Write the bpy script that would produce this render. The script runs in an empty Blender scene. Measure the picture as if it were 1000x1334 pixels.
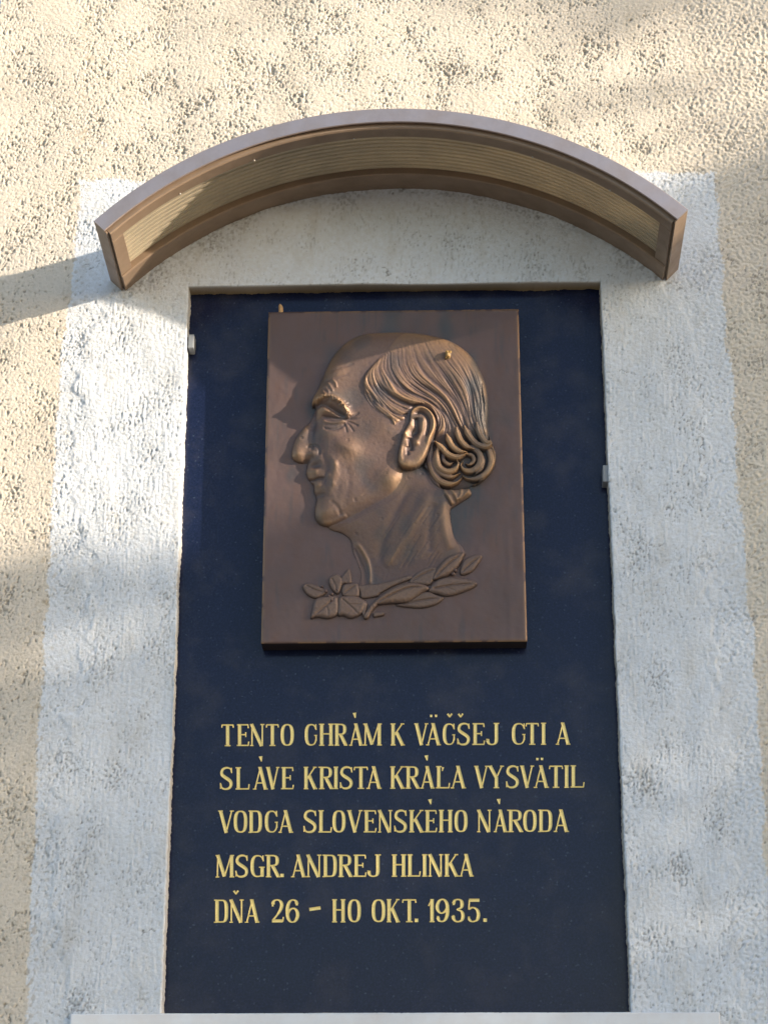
import bpy, bmesh, math, random
import numpy as np
from mathutils import Vector, Matrix

# ------------------------------------------------------------------ camera, sky, sun, exposure
SC = bpy.context.scene
COL = SC.collection
CAMZ = 1.6                       # eye height above the pavement
DIST = 2.85                      # metres from the lens to the wall face
F_PX, PITCH, YAW = 2555.6, 0.352253, 0.028866
_cy, _sy, _ct, _st = math.cos(YAW), math.sin(YAW), math.cos(PITCH), math.sin(PITCH)
FW = np.array([-_sy * _ct, _cy * _ct, _st])
RT = np.array([_cy, _sy, 0.0])
UP = np.cross(RT, FW)
cam_data = bpy.data.cameras.new("camera")
cam = bpy.data.objects.new("camera", cam_data)
COL.objects.link(cam)
cam_data.sensor_fit = 'VERTICAL'
cam_data.sensor_height = 24.0
cam_data.lens = 24.0 * F_PX / 1334.0
cam_data.clip_start = 0.05
cam_data.clip_end = 500
M = Matrix.Identity(4)
for i in range(3):
    M[i][0], M[i][1], M[i][2] = RT[i], UP[i], -FW[i]
M[0][3], M[1][3], M[2][3] = 0.0, -DIST, CAMZ
cam.matrix_world = M
SC.camera = cam

SUN = np.array([2.85, -1.0, 0.82])          # towards the sun, unnormalised (per metre of depth)
elev = math.atan2(SUN[2], math.hypot(SUN[0], SUN[1]))
azim = math.atan2(SUN[0], SUN[1])
world = bpy.data.worlds.new("World")
SC.world = world
world.use_nodes = True
wn = world.node_tree
bg = wn.nodes["Background"]
sky = wn.nodes.new("ShaderNodeTexSky")
sky.sky_type = 'NISHITA'
sky.sun_disc = False
sky.sun_elevation = elev
sky.sun_rotation = azim
sky.air_density = 1.0
sky.dust_density = 1.2
sky.ozone_density = 1.0
wn.links.new(sky.outputs[0], bg.inputs[0])
bg.inputs[1].default_value = 0.15
sun_l = bpy.data.lights.new("sun", 'SUN')
sun_l.energy = 4.5
sun_l.angle = math.radians(0.55)
sun_l.color = (1.0, 0.86, 0.68)
sun_o = bpy.data.objects.new("sun", sun_l)
COL.objects.link(sun_o)
sun_o.rotation_euler = Vector(SUN).to_track_quat('Z', 'Y').to_euler()
SC.view_settings.view_transform = 'Standard'
SC.view_settings.look = 'None'
SC.view_settings.gamma = 1.0
SC.view_settings.exposure = 1.13

random.seed(5)
RNG = np.random.default_rng(11)


# ------------------------------------------------------------------ helpers
def at(x, y, Y=0.0):
    """Point(s) of the plane at depth Y (0 = wall face, minus = towards the street); z is above eye height."""
    x = np.asarray(x, float); y = np.asarray(y, float); Y = np.asarray(Y, float)
    d = [FW[k] * F_PX + RT[k] * (x - 500) + UP[k] * (667 - y) for k in range(3)]
    t = (Y + DIST) / d[1]
    return np.stack([d[0] * t, d[2] * t], -1)      # (x, z) in metres, z without CAMZ


def tag(o, label=None, cat=None, group=None, kind=None):
    if label: o['label'] = label
    if cat: o['category'] = cat
    if group: o['group'] = group
    if kind: o['kind'] = kind
    return o


def empty(name, loc, label, cat, group=None):
    o = bpy.data.objects.new(name, None)
    COL.objects.link(o)
    o.location = loc
    o.empty_display_size = 0.05
    return tag(o, label, cat, group)


def link(name, me, mat=None, parent=None):
    o = bpy.data.objects.new(name, me)
    COL.objects.link(o)
    if mat: me.materials.append(mat)
    if parent:
        o.parent = parent
        o.matrix_parent_inverse = Matrix.Translation(-Vector(parent.location))
    return o


def np_mesh(name, V, quads, smooth=True):
    V = np.asarray(V, np.float32); quads = np.asarray(quads, np.int32)
    k = quads.shape[1]
    me = bpy.data.meshes.new(name)
    me.vertices.add(len(V)); me.vertices.foreach_set('co', V.ravel())
    me.loops.add(quads.size); me.loops.foreach_set('vertex_index', quads.ravel())
    me.polygons.add(len(quads))
    me.polygons.foreach_set('loop_start', np.arange(0, quads.size, k, dtype=np.int32))
    me.polygons.foreach_set('loop_total', np.full(len(quads), k, np.int32))
    me.update(calc_edges=True)
    me.polygons.foreach_set('use_smooth', np.full(len(quads), smooth))
    return me


def add_attr(me, name, vals):
    a = me.attributes.new(name, 'FLOAT', 'POINT')
    a.data.foreach_set('value', np.asarray(vals, np.float32).ravel())


def smoothstep(a, b, x):
    t = np.clip((x - a) / (b - a), 0, 1)
    return t * t * (3 - 2 * t)


def field(ny, nx, pitch, lx, lz=None, sharp=1.0, seed=0):
    """band-limited random field, unit variance; lx, lz = feature size in the units of pitch"""
    lz = lz or lx
    r = np.random.default_rng(seed)
    fz = np.fft.fftfreq(ny, pitch)[:, None]; fx = np.fft.rfftfreq(nx, pitch)[None, :]
    q = np.sqrt((fx * lx) ** 2 + (fz * lz) ** 2)
    amp = q ** sharp * np.exp(-(q ** 2) * 1.2)
    n = np.fft.irfft2(np.fft.rfft2(r.standard_normal((ny, nx))) * amp, s=(ny, nx))
    return (n - n.mean()) / n.std()


def blur(h, s):
    r = int(3 * s + 1)
    k = np.exp(-0.5 * (np.arange(-r, r + 1) / s) ** 2); k /= k.sum()
    p = np.pad(h, r, mode='edge')
    p = np.apply_along_axis(lambda m: np.convolve(m, k, 'valid'), 0, p)
    return np.apply_along_axis(lambda m: np.convolve(m, k, 'valid'), 1, p)


def catmull(P, n=5, closed=False):
    P = np.asarray(P, float)
    out = []
    N = len(P)
    for i in range(N if closed else N - 1):
        if closed:
            a, b, c, d = P[i - 1], P[i], P[(i + 1) % N], P[(i + 2) % N]
        else:
            a, b, c, d = P[max(i - 1, 0)], P[i], P[i + 1], P[min(i + 2, N - 1)]
        for k in range(n):
            t = k / n
            out.append(0.5 * ((2 * b) + (c - a) * t + (2 * a - 5 * b + 4 * c - d) * t * t + (3 * b - a - 3 * c + d) * t ** 3))
    if not closed: out.append(P[-1])
    return np.array(out)


def poly_dist(X, Z, P):
    """signed distance to closed polygon, + inside"""
    d2 = np.full(X.shape, 1e9); ins = np.zeros(X.shape, bool)
    for i in range(len(P)):
        a, b = P[i - 1], P[i]
        e = b - a; L = e @ e + 1e-18
        t = np.clip(((X - a[0]) * e[0] + (Z - a[1]) * e[1]) / L, 0, 1)
        d2 = np.minimum(d2, (X - a[0] - t * e[0]) ** 2 + (Z - a[1] - t * e[1]) ** 2)
        c = ((a[1] > Z) != (b[1] > Z))
        if abs(b[1] - a[1]) > 1e-12:
            ins ^= c & (X < a[0] + (Z - a[1]) / (b[1] - a[1]) * e[0])
    d = np.sqrt(d2)
    return np.where(ins, d, -d)


def line_dist(X, Z, P):
    """distance to an open polyline and position 0..1 along it"""
    d2 = np.full(X.shape, 1e9); tt = np.zeros(X.shape)
    S = np.r_[0, np.cumsum(np.hypot(*np.diff(P, axis=0).T))]; S /= S[-1]
    for i in range(len(P) - 1):
        a, b = P[i], P[i + 1]
        e = b - a; L = e @ e + 1e-18
        t = np.clip(((X - a[0]) * e[0] + (Z - a[1]) * e[1]) / L, 0, 1)
        q = (X - a[0] - t * e[0]) ** 2 + (Z - a[1] - t * e[1]) ** 2
        m = q < d2
        d2 = np.where(m, q, d2); tt = np.where(m, S[i] + t * (S[i + 1] - S[i]), tt)
    return np.sqrt(d2), tt


class NT:
    """small node-tree writer"""
    def __init__(s, name):
        s.m = bpy.data.materials.new(name); s.m.use_nodes = True
        s.t = s.m.node_tree; s.b = s.t.nodes["Principled BSDF"]
        s.co = None
    def n(s, typ, **kw):
        o = s.t.nodes.new(typ)
        for k, v in kw.items(): setattr(o, k, v)
        return o
    def l(s, a, b): s.t.links.new(a, b)
    def coord(s):
        if s.co is None: s.co = s.n("ShaderNodeTexCoord").outputs['Object']
        return s.co
    def noise(s, scale, detail=4, rough=.55, stretch=None):
        o = s.n("ShaderNodeTexNoise"); o.inputs['Scale'].default_value = scale
        o.inputs['Detail'].default_value = detail; o.inputs['Roughness'].default_value = rough
        src = s.coord()
        if stretch:
            mp = s.n("ShaderNodeMapping"); mp.inputs['Scale'].default_value = stretch
            s.l(src, mp.inputs[0]); src = mp.outputs[0]
        s.l(src, o.inputs['Vector'])
        return o.outputs['Fac']
    def ramp(s, fac, stops):
        o = s.n("ShaderNodeValToRGB"); s.l(fac, o.inputs[0])
        e = o.color_ramp.elements
        while len(e) < len(stops): e.new(.5)
        for k, (p, c) in zip(e, stops):
            k.position = p; k.color = tuple(c) + (1,) if len(c) == 3 else c
        return o.outputs[0]
    def mix(s, fac, a, b, mode='MIX'):
        o = s.n("ShaderNodeMix", data_type='RGBA', blend_type=mode)
        for v, i in ((fac, 0), (a, 6), (b, 7)):
            if hasattr(v, 'is_linked'): s.l(v, o.inputs[i])
            elif i == 0: o.inputs[0].default_value = v
            else: o.inputs[i].default_value = tuple(v) + (1,)
        return o.outputs[2]
    def rng(s, v, a, b, c=0., d=1.):
        o = s.n("ShaderNodeMapRange"); s.l(v, o.inputs[0])
        for i, q in enumerate((a, b, c, d)): o.inputs[1 + i].default_value = q
        return o.outputs[0]
    def attr(s, name):
        o = s.n("ShaderNodeAttribute"); o.attribute_name = name
        return o.outputs['Fac']
    def bump(s, h, dist, strength=1., normal=None):
        o = s.n("ShaderNodeBump"); o.inputs['Distance'].default_value = dist; o.inputs['Strength'].default_value = strength
        s.l(h, o.inputs['Height'])
        if normal: s.l(normal, o.inputs['Normal'])
        s.l(o.outputs[0], s.b.inputs['Normal'])
        return o.outputs[0]
    def set(s, **kw):
        names = dict(base='Base Color', rough='Roughness', metal='Metallic', spec='Specular IOR Level', ior='IOR', coat='Coat Weight', coatr='Coat Roughness')
        for k, v in kw.items():
            i = s.b.inputs[names[k]]
            if hasattr(v, 'is_linked'): s.l(v, i)
            elif k == 'base': i.default_value = tuple(v) + (1,)
            else: i.default_value = v
        return s


# ------------------------------------------------------------------ materials
def mat_wall():
    s = NT("stucco_paint")
    big = s.noise(3.5, 5); fine = s.noise(160, 3)
    cream = s.mix(s.rng(big, .35, .7), (.70, .63, .54), (.64, .57, .49))
    white = s.mix(s.rng(s.noise(5, 4), .35, .7), (.71, .745, .805), (.66, .695, .755))
    c = s.mix(s.attr("paint"), cream, white)
    c = s.mix(s.rng(fine, .3, .75, 0, .35), c, (.45, .42, .36))
    st = s.noise(22, 5, .6, (1, 1, .35))
    c = s.mix(s.rng(st, .52, .75, 0, .34), c, (.40, .35, .27))
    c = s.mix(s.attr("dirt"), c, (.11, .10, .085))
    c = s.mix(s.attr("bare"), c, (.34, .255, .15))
    s.set(base=c, rough=.92, spec=.2)
    pits = s.rng(s.noise(115, 3, .6), .40, .56)          # the plain wall beyond the modelled field keeps the same pitted coat
    mu = s.n("ShaderNodeMath", operation='MULTIPLY'); s.l(pits, mu.inputs[0]); s.l(s.attr("plain"), mu.inputs[1])
    n0 = s.bump(mu.outputs[0], .004, .8)
    s.bump(s.noise(300, 6, .72), .0019, .7, n0)
    return s.m


def mat_granite():
    s = NT("polished_dark_granite")
    v = s.n("ShaderNodeTexVoronoi"); v.inputs['Scale'].default_value = 420
    s.l(s.coord(), v.inputs['Vector'])
    g = s.ramp(s.noise(300, 4, .7), [(.3, (.004, .0075, .023)), (.55, (.0075, .012, .041)), (.78, (.018, .026, .064))])
    sp = s.n("ShaderNodeSeparateColor"); s.l(v.outputs['Color'], sp.inputs[0])
    g = s.mix(s.rng(sp.outputs[0], .985, 1., 0, .3), g, (.09, .12, .18))
    dust = s.noise(14, 6, .65)
    g = s.mix(s.rng(dust, .48, .82, 0, .12), g, (.22, .20, .18))
    s.set(base=g, rough=s.rng(dust, .3, .8, .12, .30), spec=.27)
    return s.m


def mat_gold():
    s = NT("gilding_shaded_edges")
    n = s.noise(700, 3)
    c = s.mix(s.rng(n, .3, .75), (1.0, .80, .31), (.84, .61, .20))
    c = s.mix(s.attr('edge'), c, (.30, .20, .06))  # groove shading put into the colour: stroke edges painted darker
    s.set(base=c, rough=.42, metal=.12)
    return s.m


def mat_bronze(name, base, worn_lit, wear_attr=True):
    s = NT(name)
    n1 = s.noise(9, 5, .6); n2 = s.noise(70, 5, .65, (1, 1, .45)); n3 = s.noise(500, 3)
    c = s.mix(s.rng(n1, .35, .68), base, tuple(b * .72 + .012 for b in base))
    c = s.mix(s.rng(n2, .5, .8, 0, .5), c, (.14, .078, .06))
    if wear_attr:
        c = s.mix(s.attr("wear_highlight"), c, worn_lit)  # golden tone for worn high spots and for the hair's painted highlights
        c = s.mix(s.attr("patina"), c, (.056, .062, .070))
    c = s.mix(s.rng(n3, .66, .8, 0, .6), c, (.05, .04, .035))
    s.set(base=c, rough=s.rng(n2, .3, .8, .46, .64), metal=.35)
    s.bump(s.noise(160, 4, .6), .0008, .35)
    return s.m


def mat_metal(name, base, rough=.4, metal=.6, streak=(1, 1, 1)):
    s = NT(name)
    n = s.noise(26, 5, .6, streak); f = s.noise(420, 3)
    c = s.mix(s.rng(n, .35, .75), base, tuple(b * .75 for b in base))
    c = s.mix(s.rng(f, .62, .8, 0, .35), c, (.30, .26, .21))
    s.set(base=c, rough=s.rng(n, .3, .8, rough - .06, rough + .12), metal=metal)
    s.bump(s.noise(14, 3), .004, .25)
    return s.m


def mat_simple(name, a, b, scale, rough=.8, bump=0., spec=.3):
    s = NT(name)
    n = s.noise(scale, 5, .6)
    s.set(base=s.mix(s.rng(n, .35, .68), a, b), rough=rough, spec=spec)
    if bump: s.bump(s.noise(scale * 6, 4), bump, .6)
    return s.m


def mat_sheet():
    s = NT("smoked_ribbed_plastic")
    n = s.noise(18, 5)
    c = s.mix(s.rng(n, .35, .7), (.54, .465, .345), (.45, .39, .295))
    c = s.mix(s.rng(s.noise(260, 3), .6, .8, 0, .5), c, (.22, .17, .11))
    s.set(base=c, rough=.38)
    tr = s.n("ShaderNodeBsdfTranslucent"); s.l(c, tr.inputs[0])
    mx = s.n("ShaderNodeMixShader"); mx.inputs[0].default_value = .32
    out = s.t.nodes["Material Output"]
    s.l(s.b.outputs[0], mx.inputs[1]); s.l(tr.outputs[0], mx.inputs[2]); s.l(mx.outputs[0], out.inputs[0])
    return s.m


def mat_leaf():
    s = NT("tree_leaves")
    c = s.ramp(s.noise(3, 4), [(.3, (.035, .06, .018)), (.6, (.06, .09, .025)), (.8, (.10, .11, .03))])
    s.set(base=c, rough=.6)
    tr = s.n("ShaderNodeBsdfTranslucent"); s.l(c, tr.inputs[0])
    mx = s.n("ShaderNodeMixShader"); mx.inputs[0].default_value = .25
    s.l(s.b.outputs[0], mx.inputs[1]); s.l(tr.outputs[0], mx.inputs[2]); s.l(mx.outputs[0], s.t.nodes["Material Output"].inputs[0])
    return s.m


MW = mat_wall()
MGRAN = mat_granite()
MGOLD = mat_gold()
MBRZ = mat_bronze("cast_bronze", (.128, .081, .074), (.36, .215, .11))
MHOOD = mat_metal("bronze_anodised_frame", (.47, .385, .36), .36, .78)
MBAR = mat_metal("bronze_frame_inner", (.27, .192, .135), .42, .22)
MSHEET = mat_sheet()
MLEAF = mat_leaf()

# ------------------------------------------------------------------ ground
gm = bpy.data.meshes.new("ground")
bm = bmesh.new()
bmesh.ops.create_grid(bm, x_segments=8, y_segments=8, size=150)
bm.to_mesh(gm); bm.free()
ground = link("ground", gm, mat_simple("pale_paving", (.22, .205, .18), (.16, .15, .13), 4, .9, .002))
tag(ground, kind='structure')

# ------------------------------------------------------------------ the wall: one rendered surface with a niche
SX0, SX1, SZ0, SZ1 = -.3985, .2665, .2925, 1.4405          # niche opening
WX0, WX1, WZ0, WZ1 = -.7425, .76, .16, 2.10                # finely modelled field


def axis(stops, pitch):
    out = [stops[0]]
    for a, b in zip(stops[:-1], stops[1:]):
        k = max(1, int(round((b - a) / pitch)))
        out += list(a + (b - a) * np.arange(1, k + 1) / k)
    return np.array(out)


PIT = .0015
gx = axis([WX0, SX0, SX1, WX1], PIT)
gz = axis([WZ0, SZ0, SZ1, WZ1], PIT)
nx, nz = len(gx), len(gz)
X, Z = np.meshgrid(gx, gz)
mm = PIT * 1000
f = lambda lx, lz=None, sh=1., sd=0: field(nz, nx, mm, lx, lz, sh, sd)
# painted white band: its traced edges, wobbling with the coat
le = at([110, 105, 92, 78, 60, 38, 33], [150, 240, 390, 500, 800, 1250, 1334])
re = at([928, 932, 944, 953, 985, 1000], [150, 222, 400, 520, 900, 1150])
re[-1] = re[-2] + (re[-1] - re[-2])
lx_ = np.interp(gz, le[::-1, 1], le[::-1, 0])[:, None]
rx_ = np.interp(gz, re[::-1, 1], re[::-1, 0])[:, None]
top = np.interp(gx, *[list(q) for q in zip((-2, float(at(170, 235)[1])), (2, float(at(930, 221)[1])))])[None, :]
wob = f(5, 6, .3, 3) * .0014 + f(45, 80, .3, 4) * .0022
paint = smoothstep(-.0015, .0015, np.minimum(np.minimum(X - lx_, rx_ - X), top - Z) + wob)
# smooth plaster surround under the hood and around the slab
cxh, czh = -.0635, .9985
inner = np.minimum(np.minimum(X - (lx_ + .045 + .02 * np.sin(Z * 9)), (rx_ - .052) - X), .615 - np.hypot(X - cxh, Z - czh) + 10 * (Z < 1.2))
smoothm = smoothstep(-.012, .012, inner + f(20, 30, .4, 5) * .010)
fine = f(3.6, 3.6, 1, 7)
med = f(8.5, 7.5, 1.2, 8)
worm = .75 * f(4.5, 5.5, .8, 9) + .65 * f(9, 12, .9, 19)
area = f(60, 80, .3, 10)
rag_ = .55 * f(2.6, 2.6, .6, 20) + .35 * f(30, 26, .5, 25)
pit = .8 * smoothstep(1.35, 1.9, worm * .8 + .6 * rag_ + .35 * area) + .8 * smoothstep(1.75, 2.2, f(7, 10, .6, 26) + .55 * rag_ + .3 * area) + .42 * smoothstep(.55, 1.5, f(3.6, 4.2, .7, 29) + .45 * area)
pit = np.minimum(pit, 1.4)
gran = smoothstep(float(at(820, 200)[0]), float(at(960, 200)[0]), X + .02 * area)   # coarser, rounder render at the right
hs = -.0024 * pit * (1 - .5 * gran) + .00016 * fine + .00014 * med + gran * .00045 * med
vert = f(3.5, 60, .8, 12); hori = f(60, 3.5, .8, 13)
under = smoothstep(1.40, 1.47, Z)
brush = np.where(under > .5, hori, vert)
speck = smoothstep(1.55, 2.3, f(5, 6, 1, 14) + .5 * area - .45 * under)
scr = smoothstep(1.1, 2.0, f(5, 16, 1., 15) + .45 * area)
hp = .00009 * brush * (.7 + .3 * (1 - under)) + .00012 * fine + .00016 * med * (1 - .5 * under) - .0012 * speck - .0006 * scr * (1 - .8 * under)
hp += .0005 * f(50, 70, .3, 16) + .00035 * smoothstep(.3, 1.5, vert) * smoothstep(.2, 1.2, f(25, 60, .4, 30)) * (1 - under)
h = hs * (1 - smoothm) + hp * smoothm
h *= 1 - .25 * paint * (1 - smoothm)
h += smoothm * .0012 + .0012 * f(180, 180, .2, 17)
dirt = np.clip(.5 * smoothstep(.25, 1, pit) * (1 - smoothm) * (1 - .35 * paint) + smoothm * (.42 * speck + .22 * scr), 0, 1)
# hairline cracks in the plaster
cracks = [[(789, 484), (800, 486), (815, 484), (828, 489), (832, 494)], [(822, 710), (838, 709), (848, 711), (865, 709)],
          [(582, 283), (579, 310), (582, 330), (577, 350), (579, 366)], [(912, 480), (914, 520), (912, 560), (915, 600), (913, 660)],
          [(245, 345), (247, 335), (250, 330)], [(660, 310), (664, 335), (659, 352)], [(208, 1212), (190, 1216), (170, 1221)],
          [(890, 1316), (925, 1322), (938, 1323), (948, 1320), (951, 1312)], [(500, 350), (505, 357), (501, 366)],
          [(104, 340), (113, 349), (121, 348), (128, 340), (130, 334), (124, 331)], [(60, 1318), (90, 1322), (110, 1324)]]
CWX = .0016 * f(9, 9, .4, 51) + .0022 * f(24, 24, .3, 52); CWZ = .0016 * f(9, 9, .4, 53) + .0022 * f(24, 24, .3, 54)
CWW = smoothstep(-1, 1, f(14, 14, .4, 55)); CWN = f(10, 10, .4, 56)
for c in cracks:
    P = at([q[0] for q in c], [q[1] for q in c])
    d, t = line_dist(X + CWX, Z + CWZ, catmull(P, 4))
    k = np.exp(-(d / (.0005 + .0007 * CWW)) ** 2) * smoothstep(-.9, .2, CWN) * smoothstep(0, .15, t + .02) * smoothstep(0, .25, 1 - t + .02)
    h -= .0012 * k; dirt = np.maximum(dirt, .75 * k)
# dust hanging below the hood's back edge
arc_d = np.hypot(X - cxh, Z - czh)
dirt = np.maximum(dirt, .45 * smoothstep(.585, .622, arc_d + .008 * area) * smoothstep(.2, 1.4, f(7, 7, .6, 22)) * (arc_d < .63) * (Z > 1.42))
for sx__, sy__, ss in ((523, 246, .007), (510, 252, .004), (380, 262, .004), (700, 283, .004)):
    q = at(sx__, sy__)
    dirt = np.maximum(dirt, .9 * np.exp(-((X - q[0]) ** 2 + (Z - q[1]) ** 2) / ss ** 2) * smoothstep(-1, .6, f(6, 6, .5, 28)))
edge = np.minimum(np.minimum(gx[None, :] - WX0 + 1, WX1 - X), np.minimum(Z - WZ0, WZ1 - Z))
h *= smoothstep(0, .01, edge)
bare = smoothstep(.9, 1.7, f(10, 12, .7, 23) + 0) * np.exp(-np.abs(X - lx_) / .02) * .5 * (1 - smoothm)
ix0, ix1 = np.argmin(abs(gx - SX0)), np.argmin(abs(gx - SX1))
iz0, iz1 = np.argmin(abs(gz - SZ0)), np.argmin(abs(gz - SZ1))
VX = X.copy()
rag = (f(30, 40, .3, 24) * .00035 + f(6, 6, .4, 27) * .0003)
for i, s_ in ((ix0, -1), (ix1, 1)):
    VX[iz0:iz1 + 1, i] += rag[iz0:iz1 + 1, i]
    h[iz0:iz1 + 1, i] *= .5
V = np.stack([VX, -h, Z + CAMZ], -1).reshape(-1, 3)
idx = np.arange(nx * nz).reshape(nz, nx)
keep = np.ones((nz - 1, nx - 1), bool); keep[iz0:iz1, ix0:ix1] = False
Q = np.stack([idx[:-1, :-1], idx[:-1, 1:], idx[1:, 1:], idx[1:, :-1]], -1)[keep]
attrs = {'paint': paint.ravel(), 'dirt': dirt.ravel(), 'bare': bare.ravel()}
# the niche's sides and soffit, ragged where the mortar meets the stone
SLABY = .027
extraV, extraQ, eb = [], [], []
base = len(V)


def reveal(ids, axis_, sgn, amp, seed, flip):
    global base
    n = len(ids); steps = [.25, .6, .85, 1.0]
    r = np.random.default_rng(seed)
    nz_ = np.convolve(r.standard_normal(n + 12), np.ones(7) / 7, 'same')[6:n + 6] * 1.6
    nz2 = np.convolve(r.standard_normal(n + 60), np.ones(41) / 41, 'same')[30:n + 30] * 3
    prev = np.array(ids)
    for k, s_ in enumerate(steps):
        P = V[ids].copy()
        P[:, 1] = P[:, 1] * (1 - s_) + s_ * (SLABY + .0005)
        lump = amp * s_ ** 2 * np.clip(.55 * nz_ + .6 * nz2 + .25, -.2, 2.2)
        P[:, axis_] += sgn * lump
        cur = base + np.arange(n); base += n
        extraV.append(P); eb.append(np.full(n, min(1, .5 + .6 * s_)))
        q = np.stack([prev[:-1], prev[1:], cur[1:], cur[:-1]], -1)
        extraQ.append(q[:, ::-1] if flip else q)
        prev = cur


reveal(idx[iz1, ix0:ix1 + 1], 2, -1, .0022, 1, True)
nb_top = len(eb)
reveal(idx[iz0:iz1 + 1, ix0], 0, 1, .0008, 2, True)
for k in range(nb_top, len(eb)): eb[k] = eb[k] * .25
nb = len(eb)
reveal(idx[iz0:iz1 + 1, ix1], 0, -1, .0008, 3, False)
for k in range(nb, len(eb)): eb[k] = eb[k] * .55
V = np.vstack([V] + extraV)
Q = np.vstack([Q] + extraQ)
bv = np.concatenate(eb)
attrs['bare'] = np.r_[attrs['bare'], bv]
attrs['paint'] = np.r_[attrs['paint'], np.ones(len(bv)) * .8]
attrs['dirt'] = np.r_[attrs['dirt'], np.zeros(len(bv))]
# the rest of the building: wall up, right and down, and the corner's return at the left
ext = []
nV = len(V)
TOPZ, BOTZ, FARX, BACKY = 5.2, 0.0, 7.0, 6.0
C8 = {'a': (WX0, 0, BOTZ), 'b': (FARX, 0, BOTZ), 'c': (FARX, 0, TOPZ), 'd': (WX0, 0, TOPZ), 'p': (WX0, 0, WZ0 + CAMZ), 'q': (WX1, 0, WZ0 + CAMZ),
      'r': (WX1, 0, WZ1 + CAMZ), 's': (WX0, 0, WZ1 + CAMZ), 'e': (WX0, BACKY, BOTZ), 'g': (WX0, BACKY, TOPZ), 'i': (FARX, BACKY, TOPZ), 'j': (FARX, BACKY, BOTZ)}
names = list(C8); V = np.vstack([V, np.array([C8[k] for k in names])])
at_ = {k: nV + i for i, k in enumerate(names)}
for q in ('abqp', 'bcrq', 'cdsr', 'eadg', 'dcig', 'bjic', 'jegi'):
    ext.append([at_[k] for k in q])
# return of the corner beside the finely modelled edge
left_col = idx[:, 0]
V[left_col, 0] += np.clip(-h[:, 0] * .6, -.001, .002)
Q = np.vstack([Q, np.array(ext)])
for k in attrs: attrs[k] = np.r_[attrs[k], np.zeros(len(names))]
attrs['plain'] = np.r_[np.zeros(len(V) - len(names)), np.ones(len(names))]
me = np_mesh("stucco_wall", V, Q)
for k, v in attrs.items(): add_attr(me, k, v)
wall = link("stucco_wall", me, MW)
tag(wall, "rough cream stucco wall with a white painted band around a recessed niche", "wall")


# ------------------------------------------------------------------ box helper
def boxmesh(name, x0, x1, y0, y1, z0, z1, bev=.0, seg=2):
    b = bmesh.new()
    bmesh.ops.create_cube(b, size=1)
    for v in b.verts:
        v.co = Vector(((x0 + x1) / 2 + v.co.x * (x1 - x0), (y0 + y1) / 2 + v.co.y * (y1 - y0), (z0 + z1) / 2 + v.co.z * (z1 - z0)))
    if bev: bmesh.ops.bevel(b, geom=b.edges[:], offset=bev, segments=seg, affect='EDGES', profile=.6)
    m = bpy.data.meshes.new(name); b.to_mesh(m); b.free()
    for p in m.polygons: p.use_smooth = False
    return m


# ------------------------------------------------------------------ stone ledge at the foot of the niche
lx0, lx1 = float(at(92, 1326, -.006)[0]), float(at(937, 1323, -.006)[0])
ms = NT("pale_marble")
vein = ms.noise(16, 8, .7); 
c_ = ms.mix(ms.rng(vein, .4, .7), (.74, .75, .78), (.68, .65, .65))
ms.set(base=c_, rough=.45)
ledge = link("stone_ledge", boxmesh("stone_ledge", lx0, lx1, -.006, .05, .10 + CAMZ, .2915 + CAMZ, .0015), ms.m)
tag(ledge, "pale veined marble ledge along the foot of the dark slab", "ledge")

# ------------------------------------------------------------------ granite slab with gilded lettering
slab = empty("memorial_slab", (-.066, SLABY, .28 + CAMZ), "tall polished dark blue granite slab with gold lettering set in the niche", "memorial slab")
link("stone_panel", boxmesh("stone_panel", SX0 - .012, SX1 + .012, SLABY, SLABY + .03, .2935 + CAMZ, SZ1 + .012 + CAMZ), MGRAN, slab)

TH, TN, SR = 4.0, 1.65, 1.45


def arcpts(cx, cy, rx, ry, a0, a1, n=14, p=2.6):
    out = []
    for k in range(n + 1):
        a = math.radians(a0 + (a1 - a0) * k / n)
        c, s = math.cos(a), math.sin(a)
        out.append((cx + rx * math.copysign(abs(c) ** (2 / p), c), cy + ry * math.copysign(abs(s) ** (2 / p), s)))
    return out


def rnd(P, heavy, thin=TN, thick=TH):
    """stroke width by direction: thick where the curve runs vertically"""
    return [(x, y, None) for x, y in P]


def serif(u, v, l=.17): return [(u - l, v, SR), (u + l, v, SR)]


def st(u0, v0, u1, v1, w): return [(u0, v0, w), (u1, v1, w)]


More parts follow.
